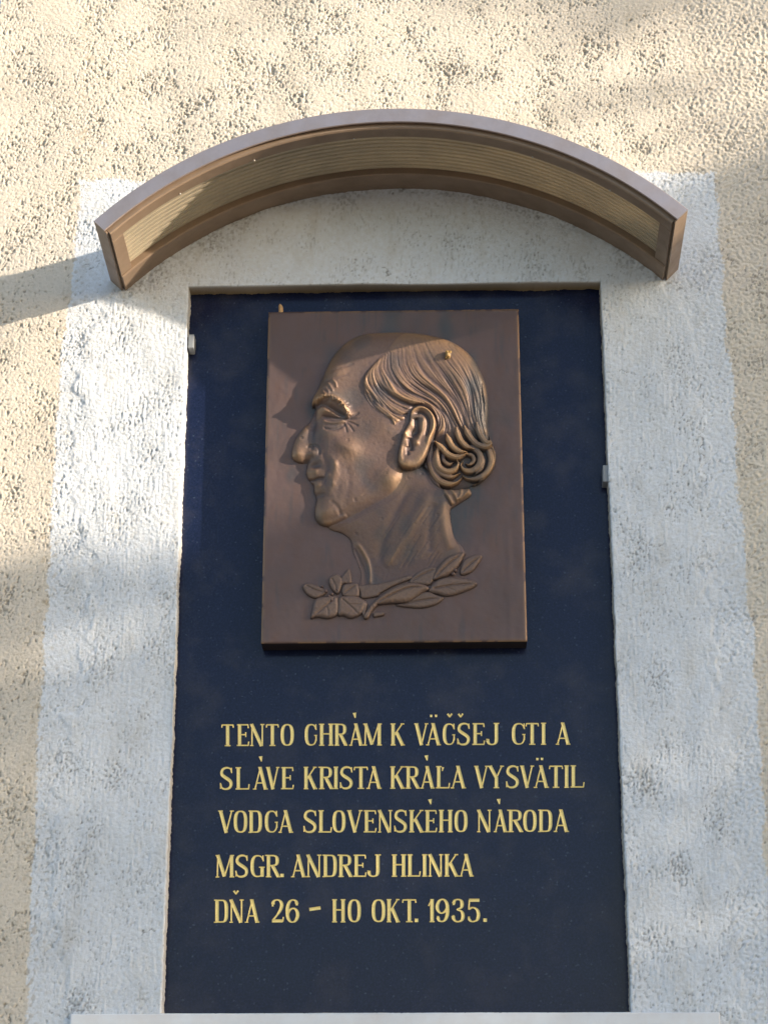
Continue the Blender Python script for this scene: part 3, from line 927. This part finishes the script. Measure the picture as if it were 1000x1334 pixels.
# neck
K = hk
K = ridge(K, [(463, 705), (471, 715), (479, 730), (482, 746), (481, 762)], 2.4, 2.6, 8)
K = ridge(K, [(461, 712), (468, 728), (474, 745), (475, 762)], -1.6, 2.2, 8)
K = ridge(K, [(560, 640), (545, 672), (525, 705), (502, 738)], 2.4, 9, 9)
K = ridge(K, [(535, 632), (515, 670), (500, 705), (492, 735)], -1.6, 7, 9)
K = ridge(K, [(577, 650), (579, 690), (588, 715)], 1.8, 6, 8)
K = ridge(K, [(566, 655), (560, 690), (560, 720)], -1.5, 6, 8)
rk = random.Random(9)
for k in range(34):
    x0, y0 = rk.uniform(500, 570), rk.uniform(670, 735)
    K = ridge(K, [(x0 + 9, y0 - 13), (x0, y0), (x0 - 6, y0 + 9)], rk.choice((-.55, -.4, .35)), 1.3, 8)
for P, a, w in (([(577, 638), (584, 648), (590, 658)], 2.6, 2.6), ([(585, 636), (592, 645), (596, 655)], 2.0, 2.2), ([(612, 634), (607, 643), (597, 652)], 2.4, 2.6), ([(600, 636), (600, 644), (594, 652)], 1.8, 2.0), ([(578, 645), (582, 652), (588, 660)], -1.6, 1.6)):
    K = K + (ridge(np.zeros_like(K), P, a, w, 6)) * smoothstep(0, 5, dK)
K = K * (dK > 0) + np.minimum(K, -1.0) * (dK <= 0)
skin = np.where((dH > 0) | (dN > 0), skin, -2.0)
body = np.maximum(skin, np.where(dK > 0, K, -2.0))
blend = smax(skin, np.where(dK > 0, K, -2.0), 1.2) - .3
body = np.where((dK > 0), np.where(dH > -6, blend, K), body)

# --- hair
HAIR_FRONT = [(533, 432.5), (518, 440), (505, 458), (494, 468), (485, 477), (476, 488), (472.5, 500), (475, 514), (483, 529), (496, 541), (507, 549), (513.5, 557),
              (519, 552), (527, 548), (536, 534)]
hairP = wpts(HAIR_FRONT + [(548, 529), (563, 538), (568, 556), (562, 576), (553, 598), (549, 610)] + CURLS[2:] + BACK[:-1], 16)
dR = poly_dist(GX, GZ, hairP) * 1000
strands = np.zeros_like(GX)
Zm = lambda L: [(470 + a / 4.765, 420 + b / 4.765) for a, b in L]
R = [Zm(q) for q in (
    [(75, 250), (30, 310), (28, 400), (70, 470), (135, 535), (185, 580), (212, 640)],
    [(95, 245), (60, 310), (75, 400), (125, 480), (190, 550), (250, 575), (300, 545)],
    [(125, 225), (95, 300), (125, 390), (185, 455), (255, 505), (330, 510), (385, 500)],
    [(155, 205), (140, 290), (190, 380), (260, 445), (340, 485), (410, 500), (455, 545), (470, 610), (445, 670)],
    [(185, 190), (190, 280), (250, 375), (330, 435), (420, 475), (480, 530), (520, 600), (515, 680), (440, 745)],
    [(230, 160), (245, 260), (305, 350), (390, 415), (470, 470), (525, 530), (560, 610), (590, 700), (640, 770)],
    [(290, 130), (315, 235), (375, 330), (460, 405), (530, 470), (580, 550), (620, 640), (680, 710), (760, 745), (820, 725)],
    [(360, 115), (400, 220), (470, 320), (545, 400), (600, 480), (640, 570), (670, 650), (720, 705), (790, 735)],
    [(430, 110), (490, 220), (560, 310), (620, 400), (660, 490), (685, 580), (710, 650), (755, 705)],
    [(500, 115), (575, 220), (640, 320), (685, 410), (710, 500), (722, 590), (740, 660), (770, 705)],
    [(580, 145), (650, 240), (705, 340), (735, 430), (745, 520), (752, 610), (770, 680)],
    [(650, 190), (710, 280), (750, 380), (768, 480), (770, 580), (782, 670), (805, 710)])]


def resamp(P, n=16):
    P = catmull(P, 5)
    s = np.r_[0, np.cumsum(np.hypot(*np.diff(P, axis=0).T))]; s /= s[-1]
    t = np.linspace(0, 1, n)
    return np.stack([np.interp(t, s, P[:, 0]), np.interp(t, s, P[:, 1])], -1)


RS = [resamp(q) for q in R]
rh = random.Random(4)
# every point of the hair gets a place across the locks (c) and along them (t); the strands are noise drawn out along t
SUB = 7
hb = at([470, 648], [425, 600], PF - .022)
cx0, cx1 = np.searchsorted(GXa, hb[0, 0] - .004), np.searchsorted(GXa, hb[1, 0] + .004)
cz0, cz1 = np.searchsorted(GZa, hb[1, 1] - .01), np.searchsorted(GZa, hb[0, 1] + .004)
SXg, SZg = GX[cz0:cz1, cx0:cx1], GZ[cz0:cz1, cx0:cx1]
bd = np.full(SXg.shape, 1e9); cc = np.zeros(SXg.shape); tt_ = np.zeros(SXg.shape)
for k in range((len(RS) - 1) * SUB + 1):
    i = min(k // SUB, len(RS) - 2); fr = k / SUB - i
    q2 = RS[i] * (1 - fr) + RS[i + 1] * fr
    d, t = line_dist(SXg, SZg, at(q2[::1, 0], q2[::1, 1], PF - .022))
    w_ = d < bd
    bd = np.where(w_, d, bd); cc = np.where(w_, k / SUB, cc); tt_ = np.where(w_, t, tt_)
cc = blur(cc, 1.4); tt_ = blur(tt_, 1.4)


def noise2(u, v, seed):
    g = np.random.default_rng(seed).uniform(-1, 1, (160, 40))
    iu, iv = np.floor(u).astype(int), np.floor(v).astype(int)
    fu, fv = u - iu, v - iv
    fu = fu * fu * (3 - 2 * fu); fv = fv * fv * (3 - 2 * fv)
    G_ = lambda a, b: g[a % 160, b % 40]
    return (G_(iu, iv) * (1 - fu) + G_(iu + 1, iv) * fu) * (1 - fv) + (G_(iu, iv + 1) * (1 - fu) + G_(iu + 1, iv + 1) * fu) * fv


env = .30 + .70 * smoothstep(.12, .6, tt_)
cw = cc + .22 * noise2(cc * .7, tt_ * 4, 1)
lock = noise2(cw * 1.15 + 3, tt_ * 1.3, 2)
n_a = noise2(cw * 2.6, tt_ * 2.2 + 5, 3); n_b = noise2(cw * 6.5, tt_ * 3.2 + 9, 4); n_c = noise2(cw * 13, tt_ * 5, 5)
groove = lambda n, w: -np.exp(-(n / w) ** 2)
st_ = env * (2.0 * lock + 2.6 * (1 + groove(lock - .1, .22)) - 2.6 + 1.5 * groove(n_a, .22) + .7 * n_a + .75 * groove(n_b, .3) + .45 * n_b) + (.35 + .3 * env) * n_c
H_str = np.zeros_like(GX)
H_str[cz0:cz1, cx0:cx1] = st_ * smoothstep(.012, .004, bd)
for i in (0, 1, 3, 4, 5, 6):
    H_str = ridge(H_str, RS[i], (1.0, 0, 0, 1.4, 1.8, 1.2, 1.4)[i], 2.0, 22, n=2, ends=(.8, .05))
cz = at(540, 571, PF)[1]
CURL = np.full(GX.shape, -9.0)


def lock(P, top, A, W0, seed, tap=(.18, .3)):
    """one lock of hair as a rounded, combed band; higher locks lie over lower ones"""
    global CURL
    wp = wpts(Zm(P), top, False, 6)
    d2 = np.full(GX.shape, 1e9); tt = np.zeros(GX.shape); sg = np.zeros(GX.shape)
    S = np.r_[0, np.cumsum(np.hypot(*np.diff(wp, axis=0).T))]; S /= S[-1]
    for i in range(len(wp) - 1):
        a, b = wp[i], wp[i + 1]; e = b - a; L = e @ e + 1e-18
        t = np.clip(((GX - a[0]) * e[0] + (GZ - a[1]) * e[1]) / L, 0, 1)
        q = (GX - a[0] - t * e[0]) ** 2 + (GZ - a[1] - t * e[1]) ** 2
        w_ = q < d2
        d2 = np.where(w_, q, d2); tt = np.where(w_, S[i] + t * (S[i + 1] - S[i]), tt)
        sg = np.where(w_, np.sign(e[0] * (GZ - a[1]) - e[1] * (GX - a[0])), sg)
    W = W0 * (.35 + .65 * smoothstep(0, tap[0], tt)) * (.12 + .88 * smoothstep(0, tap[1], 1 - tt))
    u = np.sqrt(d2) * 1000 / W
    v = u * sg
    r_ = random.Random(seed)
    p = top + A * np.sqrt(np.clip(1 - u ** 2, 0, 1)) - A
    for k in range(3):
        c0 = (-.5, .05, .5)[k] + r_.uniform(-.12, .12)
        p = p - r_.uniform(.5, 1.1) * np.exp(-((v - c0 - .12 * np.sin(tt * 5 + k)) / .13) ** 2) * smoothstep(0, .2, tt) * smoothstep(0, .15, 1 - tt)
    CURL = np.maximum(CURL, np.where(u < 1, p, -9))


lock([(405, 850), (410, 930), (428, 1000), (455, 1035)], 8, 4, 4.2, 1)
lock([(430, 880), (445, 960), (480, 1010), (500, 1030)], 9, 4, 4.0, 2)
lock([(772, 735), (824, 790), (832, 870), (800, 945), (735, 992), (690, 1005)], 9.5, 5, 5.0, 3)
lock([(740, 745), (790, 790), (806, 860), (780, 925), (720, 962), (660, 968), (630, 945)], 12.5, 5, 5.2, 4)
lock([(450, 735), (428, 810), (436, 895), (478, 968), (545, 998), (600, 985), (628, 955)], 12.5, 5, 5.4, 5)
lock([(690, 770), (725, 800), (755, 850), (740, 910), (700, 945)], 13, 4, 4.2, 15)
lock([(640, 760), (700, 778), (738, 820), (732, 878), (690, 915), (645, 912), (620, 885), (632, 858)], 15.5, 5, 5.2, 6)
lock([(455, 800), (455, 870), (490, 930), (560, 955), (615, 930)], 13.5, 4, 4.2, 16)
lock([(480, 760), (470, 830), (485, 890), (530, 920), (580, 910), (604, 870), (585, 846)], 16, 5, 5.2, 7)
lock([(650, 815), (690, 822), (700, 856), (670, 880), (650, 868)], 13.5, 4, 3.6, 8)
lock([(510, 800), (512, 850), (545, 878), (575, 862)], 13.5, 4, 3.6, 9)
lock([(530, 690), (565, 760), (610, 795), (662, 798)], 18.5, 5, 5.0, 10)
lock([(460, 735), (500, 772), (545, 815), (600, 830), (660, 806)], 19.0, 5, 5.0, 11)
lock([(640, 640), (672, 700), (720, 750), (780, 765), (828, 735)], 19.0, 5, 5.2, 12)
lock([(715, 620), (738, 690), (775, 738), (805, 735), (832, 708)], 20.0, 5, 4.8, 13)
lock([(590, 650), (615, 720), (655, 765), (700, 782)], 18.5, 5, 5.0, 14)
wc = smoothstep(.004, -.006, GZ - cz)
ztop = at(505, 452, PF - .02)[1]; zlow = at(505, 500, PF - .02)[1]
up = smoothstep(zlow, ztop, GZ)
hair_lift = 3.2 * smoothstep(0, 4.5, dR) * (1 - .9 * up)
hair = blur(smax(hd, np.full_like(hd, -2), .1) + 0, 1.2) + hair_lift + (H_str * (1 - .85 * wc) * (1 - .6 * up)) * smoothstep(-.5, 3, dR) * smoothstep(0, 8, dH)
sink = smoothstep(.010, -.012, GZ - cz + .15 * np.clip(at(600, 600, PF)[0] - GX, 0, .02))
hair = hair - 7.0 * sink * smoothstep(0, 5, hair)
hair = np.maximum(hair, CURL)
hair = blur(hair, .55)
hairmask = (dR > 0) & (dH > 0)

# --- ear
earP = wpts([(534, 541), (536, 533), (543, 529), (552, 529.5), (561, 536), (567, 546), (567.5, 558), (563, 570), (558.5, 583), (553, 596), (545, 606), (535, 610.5), (524, 609), (518.5, 602), (518, 592), (521, 578), (524, 567), (529, 556), (533, 550)], 18)
dE = poly_dist(GX, GZ, earP) * 1000
E = np.where(dE > 0, prof_(np.clip(dE, 0, None), 5.6, 5), -3.0)
HE = lambda L: Zm(L)
E = ridge(E, HE([(308, 640), (300, 590), (320, 545), (370, 525), (425, 548), (452, 605), (448, 660), (425, 710), (408, 760)]), 3.4, 2.0, 25)
E = ridge(E, HE([(340, 590), (345, 640), (350, 700)]), -5.5, 4.4, 22, ends=(.1, .3))
E = ridge(E, HE([(330, 570), (375, 560), (415, 600), (415, 660), (400, 710)]), -4.5, 2.2, 22)
E = ridge(E, HE([(390, 585), (382, 640), (372, 690), (350, 740)]), 1.6, 2.6, 21)
E = ridge(E, HE([(300, 715), (310, 770), (305, 805)]), -5.5, 3.6, 20, ends=(.1, .2))
E = bump(E, *HE([(274, 690)])[0], 4.0, 3.6, 4.6, 0, 22)
E = bump(E, *HE([(347, 748)])[0], 3.4, 3.6, 4.0, 0, 22)
E = bump(E, *HE([(325, 690)])[0], -6.5, 6.0, 8.0, 0, 20)
E = ridge(E, HE([(255, 760), (248, 820), (255, 860)]), 1.4, 2.2, 20)
E = bump(E, *HE([(290, 868)])[0], 1.4, 7.0, 5.0, 0, 20)
E = ridge(E, HE([(285, 770), (290, 830)]), -2.6, 2.4, 20)
ear = blur(skin * 0 + np.where(dE > -3, 17.0, 17.0) + E, 1.3)
earmask = dE > .1

fld = field(gz_n, gx_n, .85, 8, 8, .6, 41); fl2 = field(gz_n, gx_n, .85, 2.6, 2.6, .8, 42); fl3 = field(gz_n, gx_n, .85, 40, 50, .3, 43)
tex = .055 * fld + .03 * fl2
# casting pores
for k in range(26):
    i, j = rh.randrange(gz_n), rh.randrange(gx_n)
    i0, j0 = max(i - 3, 0), max(j - 3, 0)
    tex[i0:i + 3, j0:j + 3] -= rh.uniform(.2, .7)
tot = np.where(earmask, np.maximum(ear, -2), np.where(hairmask, hair, body)) + tex
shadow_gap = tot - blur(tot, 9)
wear_highlight = np.clip(.10 + .16 * shadow_gap, 0, .75) * (tot > 2)
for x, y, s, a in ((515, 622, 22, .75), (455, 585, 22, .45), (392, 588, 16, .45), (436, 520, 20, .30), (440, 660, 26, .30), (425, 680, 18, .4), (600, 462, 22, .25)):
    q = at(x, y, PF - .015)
    wear_highlight = np.maximum(wear_highlight, a * np.exp(-((GX - q[0]) ** 2 + (GZ - q[1]) ** 2) * 1e6 / (s * 1.2) ** 2) * (.75 + .25 * fl3))
wear_highlight = np.clip(wear_highlight + .20 * hairmask * smoothstep(-.3, .6, shadow_gap), 0, .9)  # highlights on the hair strands, painted in with the lighter tone
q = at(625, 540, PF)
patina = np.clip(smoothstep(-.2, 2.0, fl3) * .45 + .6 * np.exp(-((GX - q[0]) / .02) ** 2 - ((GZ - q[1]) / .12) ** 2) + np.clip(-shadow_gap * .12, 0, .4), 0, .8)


def cells(m): return m[:-1, :-1] & m[1:, 1:] & m[:-1, 1:] & m[1:, :-1]


anyc = lambda m: m[:-1, :-1] | m[1:, 1:] | m[:-1, 1:] | m[1:, :-1]
low = tot > -1.2
hm_c = cells(hairmask & ~earmask); em_c = anyc(earmask)
skin_c = anyc(low & ((dH > 0) | (dK > 0) | (dN > 0))) & ~hm_c
hm_c &= ~em_c
skin_c &= ~em_c
Tot = np.maximum(tot, -1.8)
head_o = hf_mesh("portrait_head", GX, GZ, Tot, skin_c, MBRZ, wear_highlight, patina)
hair_o = hf_mesh("hair", GX, GZ, Tot, hm_c, MBRZ, wear_highlight, patina, head_o)
hf_mesh("ear", GX, GZ, Tot, em_c, MBRZ, wear_highlight * 1.1, patina, head_o)

# a flake of metal missing from the crown
q = at(583, 462, PF - .024)
b = bmesh.new(); bmesh.ops.create_icosphere(b, subdivisions=3, radius=.0055)
for v in b.verts:
    n_ = math.sin(v.co.x * 520 + 1) * math.cos(v.co.z * 610 + .5) + .6 * math.sin(v.co.y * 700 + v.co.x * 450)
    v.co *= 1 + .33 * n_
    v.co = Vector((v.co.x * .9 + .3 * v.co.z, v.co.y * .75, v.co.z * 1.5))
m = bpy.data.meshes.new("casting_blemish"); b.to_mesh(m); b.free()
for p in m.polygons: p.use_smooth = False
o = link("casting_blemish", m, mat_simple("raw_bronze", (.42, .27, .10), (.16, .09, .04), 300, .45), head_o)
o['label'] = "rough golden blemish on the crown of the hair"
o.location = Vector((q[0], PF - .0245, q[1] + CAMZ))


# --- spray of leaves and a flower below the neck
def zf(L): return [(370 + a / 3.448, 660 + b / 3.448) for a, b in L]


def relief_part(name, P, H, L, veins=(), base=0., tilt=(0, 0), hm=4, pitch=.0009, sharp=1):
    wp = wpts(zf(P), hm, True, 5)
    lo, hi = wp.min(0) - .003, wp.max(0) + .003
    x_, z_ = np.meshgrid(np.arange(lo[0], hi[0], pitch), np.arange(lo[1], hi[1], pitch))
    d = poly_dist(x_, z_, wp) * 1000
    cx, cz_ = wp.mean(0)
    h_ = (base + 1.3) * smoothstep(-.3, .8, d) + prof_(np.clip(d, 0, None), H * 1.45, L * .8) + (tilt[0] * (x_ - cx) + tilt[1] * (z_ - cz_)) * 1000 * smoothstep(0, 3, d)
    for vp, a, w in veins:
        q_ = catmull(at(*np.array(zf(vp)).T, PF - hm * MMM), 4)
        dv, t = line_dist(x_, z_, q_)
        h_ = h_ + 1.3 * a * np.exp(-(dv * 1000 / w) ** 2) * smoothstep(0, .1, t) * smoothstep(0, .2, 1 - t)
    h_ += .12 * field(*x_.shape, pitch * 1000, 5, 5, .6, int(abs(P[0][0])) + 50)
    h_ = np.where(d > 0, h_, -2.2)
    gap = h_ - h_.max() * .6
    m_ = anyc(d > .0)
    return hf_mesh(name, x_, z_, np.maximum(h_, -2.2), m_, MBRZ, np.clip(.12 + .05 * gap, 0, .4), np.clip(.25 - .06 * gap, 0, .5))


relief_part("leaf", [(560, 338), (600, 292), (655, 268), (686, 277), (676, 318), (655, 350), (615, 350)], 2.0, 6, [([(570, 335), (630, 300), (680, 280)], -1.1, 1.4)])
relief_part("leaf", [(500, 443), (550, 425), (630, 380), (690, 398), (716, 410), (682, 440), (605, 456)], 2.6, 6, [([(520, 440), (620, 420), (705, 411)], -1.3, 1.3)])
relief_part("leaf", [(400, 440), (425, 405), (500, 357), (570, 339), (635, 352), (652, 372), (625, 388), (560, 430), (480, 436)], 4.4, 9, [([(410, 436), (490, 395), (570, 365), (640, 368)], -1.5, 1.4)], 1.0)
relief_part("leaf", [(790, 275), (808, 238), (850, 215), (888, 218), (876, 250), (842, 292), (795, 306)], 2.4, 6, [([(797, 295), (835, 258), (880, 224)], -1.3, 1.3)])
relief_part("leaf", [(645, 378), (680, 332), (740, 314), (830, 324), (868, 345), (832, 374), (742, 402), (690, 394)], 3.2, 8, [([(660, 372), (740, 356), (855, 346)], -1.4, 1.4), ([(740, 356), (780, 338)], -.6, 1), ([(720, 360), (770, 378)], -.6, 1)])
relief_part("leaf", [(664, 328), (690, 270), (738, 222), (798, 204), (812, 214), (782, 270), (742, 306), (702, 322)], 3.6, 8, [([(672, 324), (735, 262), (800, 212)], -1.5, 1.4)], .6)
relief_part("petal", [(82, 352), (95, 344), (130, 345), (170, 362), (192, 385), (150, 411), (112, 402), (86, 374)], 2.6, 5, [([(95, 352), (140, 375), (180, 385)], -1.0, 1.2)])
relief_part("petal", [(198, 332), (212, 310), (240, 300), (258, 318), (262, 345), (244, 392), (214, 374)], 2.8, 5, [([(212, 320), (228, 350), (238, 385)], -1.1, 1.2)])
relief_part("petal", [(252, 322), (270, 296), (290, 276), (300, 300), (302, 342), (270, 345), (256, 352)], 1.6, 5)
relief_part("petal", [(256, 375), (268, 348), (300, 342), (332, 346), (338, 400), (300, 408), (266, 402)], 2.6, 6, [([(265, 395), (295, 372), (325, 352)], -1.0, 1.2)])
relief_part("petal", [(150, 408), (200, 398), (240, 404), (246, 450), (238, 486), (200, 502), (150, 496), (118, 500), (124, 462), (132, 428)], 3.2, 8, [([(228, 408), (190, 445), (135, 490)], -1.1, 1.3), ([(190, 445), (200, 490)], -.6, 1)])
relief_part("petal", [(246, 406), (285, 398), (330, 402), (372, 430), (362, 460), (345, 484), (300, 502), (268, 490), (240, 487), (240, 440)], 3.4, 8, [([(255, 412), (295, 445), (335, 485)], -1.1, 1.3), ([(290, 440), (350, 440)], -.6, 1)])
relief_part("stem", [(330, 352), (400, 346), (480, 330), (560, 305), (570, 325), (500, 352), (430, 390), (420, 402), (350, 412), (340, 385)], 2.0, 5)
relief_part("stem", [(405, 425), (428, 420), (422, 440), (395, 472), (380, 500), (362, 506), (356, 490), (376, 458)], 3.4, 4, [], .8)
relief_part("stem", [(398, 478), (420, 470), (450, 474), (448, 488), (420, 494), (402, 496)], 2.4, 3)
relief_part("stem", [(352, 428), (374, 432), (370, 460), (362, 500), (350, 486), (346, 450)], 2.4, 3)
for (a, b_, r) in ((186, 380, 3.0), (214, 392, 2.8), (214, 420, 3.2), (238, 372, 2.4), (170, 358, 2.0), (200, 402, 2.4), (768, 286, 3.2), (758, 302, 3.0), (776, 266, 2.4), (632, 374, 3.0)):
    p = zf([(a, b_)])[0]; q = at(p[0], p[1], PF - .004)
    b = bmesh.new(); bmesh.ops.create_uvsphere(b, u_segments=14, v_segments=10, radius=r * .001)
    m = bpy.data.meshes.new("berry"); b.to_mesh(m); b.free()
    for pl in m.polygons: pl.use_smooth = True
    o = link("berry", m, MBRZ, plaque)
    o.location = Vector((q[0], PF - .0035, q[1] + CAMZ))

# small pin standing up behind the plaque's top edge
p0 = at(366, 404, .0)
b = bmesh.new()
for k, (z_, r_) in enumerate(((-.01, .0036), (.006, .0036), (.0095, .003), (.0125, .0012))):
    for j in range(10):
        a = j * math.pi / 5
        b.verts.new((p0[0] + r_ * math.cos(a) - .0006 * k, .004 + r_ * math.sin(a), p0[1] + z_ + CAMZ))
b.verts.ensure_lookup_table()
for k in range(3):
    for j in range(10): b.faces.new((b.verts[k * 10 + j], b.verts[k * 10 + (j + 1) % 10], b.verts[k * 10 + 10 + (j + 1) % 10], b.verts[k * 10 + 10 + j]))
b.faces.new([b.verts[30 + j] for j in range(10)])
m = bpy.data.meshes.new("fixing_pin"); b.to_mesh(m); b.free()
link("fixing_pin", m, mat_simple("raw_copper", (.60, .36, .17), (.48, .28, .13), 200, .45), plaque)

# ------------------------------------------------------------------ tree beside the wall, whose crown shades its lower part
TL = 2.55                                       # along the sun ray from the wall, in units of SUN
bpx = [(-260, 900), (0, 742), (120, 722), (250, 700), (420, 672), (510, 640), (560, 575), (588, 490), (608, 420), (635, 375), (690, 335), (770, 290), (850, 255), (950, 212), (1000, 185)]
bw = np.array([at(a, b) for a, b in bpx])
bx = np.r_[-3.2, -2.2, -1.4, bw[:, 0], 1.2, 2.2, 3.4, 4.6]
bz = np.r_[-1.0, -.2, .35, bw[:, 1], 2.15, 2.7, 2.5, 1.0]
leaves_V, leaves_Q = [], []
rt = np.random.default_rng(77)


def shed(wx, wz, t):
    """place one leaf whose shadow ray passes wall point (wx, wz)"""
    c = np.array([wx, 0, wz + CAMZ]) + SUN * t
    s_ = rt.uniform(.028, .048)
    a = rt.standard_normal(3); a /= np.linalg.norm(a)
    b = np.cross(a, rt.standard_normal(3)); b /= np.linalg.norm(b)
    i = len(leaves_V)
    for u, v in ((-1, 0), (0, -.55), (1.1, 0), (0, .55)):
        leaves_V.append(c + a * u * s_ + b * v * s_)
    leaves_Q.append((i, i + 1, i + 2, i + 3))


holes = [(at(150, 835), .17, .05, .80), (at(10, 850), .13, .045, .80), (at(120, 905), .10, .02, .55), (at(330, 820), .2, .03, .5)]
cnt = 0
while cnt < 30000:
    wx = rt.uniform(-3.2, 4.6)
    top_ = np.interp(wx, bx, bz) + .012 * math.sin(wx * 17) + .02 * math.sin(wx * 7 + 1)
    wz = top_ - abs(rt.normal(0, .012)) - 3.4 * rt.random() ** 1.35
    if wz + TL * SUN[2] + CAMZ < 1.3: continue
    dpt = min(1, .25 + (top_ - wz) * 1.1)
    t = TL + rt.uniform(-.55, .55) * dpt
    drop = 0
    for hc, hx, hz, a in holes:
        drop = max(drop, a * math.exp(-((wx - hc[0]) / hx) ** 2 - ((wz - hc[1]) / hz) ** 2) * 1.25)
    if rt.random() < drop: continue
    shed(wx, wz, t); cnt += 1
for k in range(44):                            # loose sprays over the crown
    c = [(at(780, -12), .25, .035), (at(960, 10), .12, .03), (at(905, 130), .07, .02)][rt.integers(3)]
    if k % 3: c = (at(860, -30), .35, .04)
    shed(c[0][0] + rt.normal(0, c[1]), c[0][1] + rt.normal(0, c[2]), TL + rt.uniform(-.3, .3))
tree_base = np.array([.6, 0, 0]) + SUN * TL; tree_base[2] = 0
tree = empty("tree", tuple(tree_base), "leafy green tree standing on the pavement right of the wall niche", "tree")
m = np_mesh("crown", np.array(leaves_V), np.array(leaves_Q), False)
link("crown", m, MLEAF, tree)
b = bmesh.new()


def limb(p, q, r0, r1, n=7, wig=.05):
    p, q = Vector(p), Vector(q); ax = (q - p).normalized()
    u = ax.orthogonal().normalized(); v = ax.cross(u); rings = []
    rr = random.Random(int(p.x * 100 + q.z * 77))
    for k in range(n + 1):
        t = k / n; c = p.lerp(q, t) + (u * rr.uniform(-wig, wig) + v * rr.uniform(-wig, wig)) * (0 < k < n)
        r = r0 + (r1 - r0) * t
        rings.append([b.verts.new(c + (u * math.cos(a) + v * math.sin(a)) * r) for a in [j * math.tau / 9 for j in range(9)]])
    for k in range(n):
        for j in range(9): b.faces.new((rings[k][j], rings[k][(j + 1) % 9], rings[k + 1][(j + 1) % 9], rings[k + 1][j]))


tb = Vector(tree_base)
limb(tb, tb + Vector((.05, 0, 2.4)), .11, .08)
fork = tb + Vector((.05, 0, 2.4))
for dx, dy, dz, r in ((-.5, .15, 1.4, .045), (.6, -.2, 1.6, .05), (.1, .3, 2.0, .05), (-.25, -.5, 1.2, .035), (.2, .55, 1.1, .035), (.9, .1, 1.0, .03)):
    limb(fork - Vector((0, 0, .1)), fork + Vector((dx, dy, dz)), r, .012)
m = bpy.data.meshes.new("trunk"); b.to_mesh(m); b.free()
link("trunk", m, mat_simple("bark", (.12, .09, .065), (.06, .05, .04), 12, .9, .01), tree)
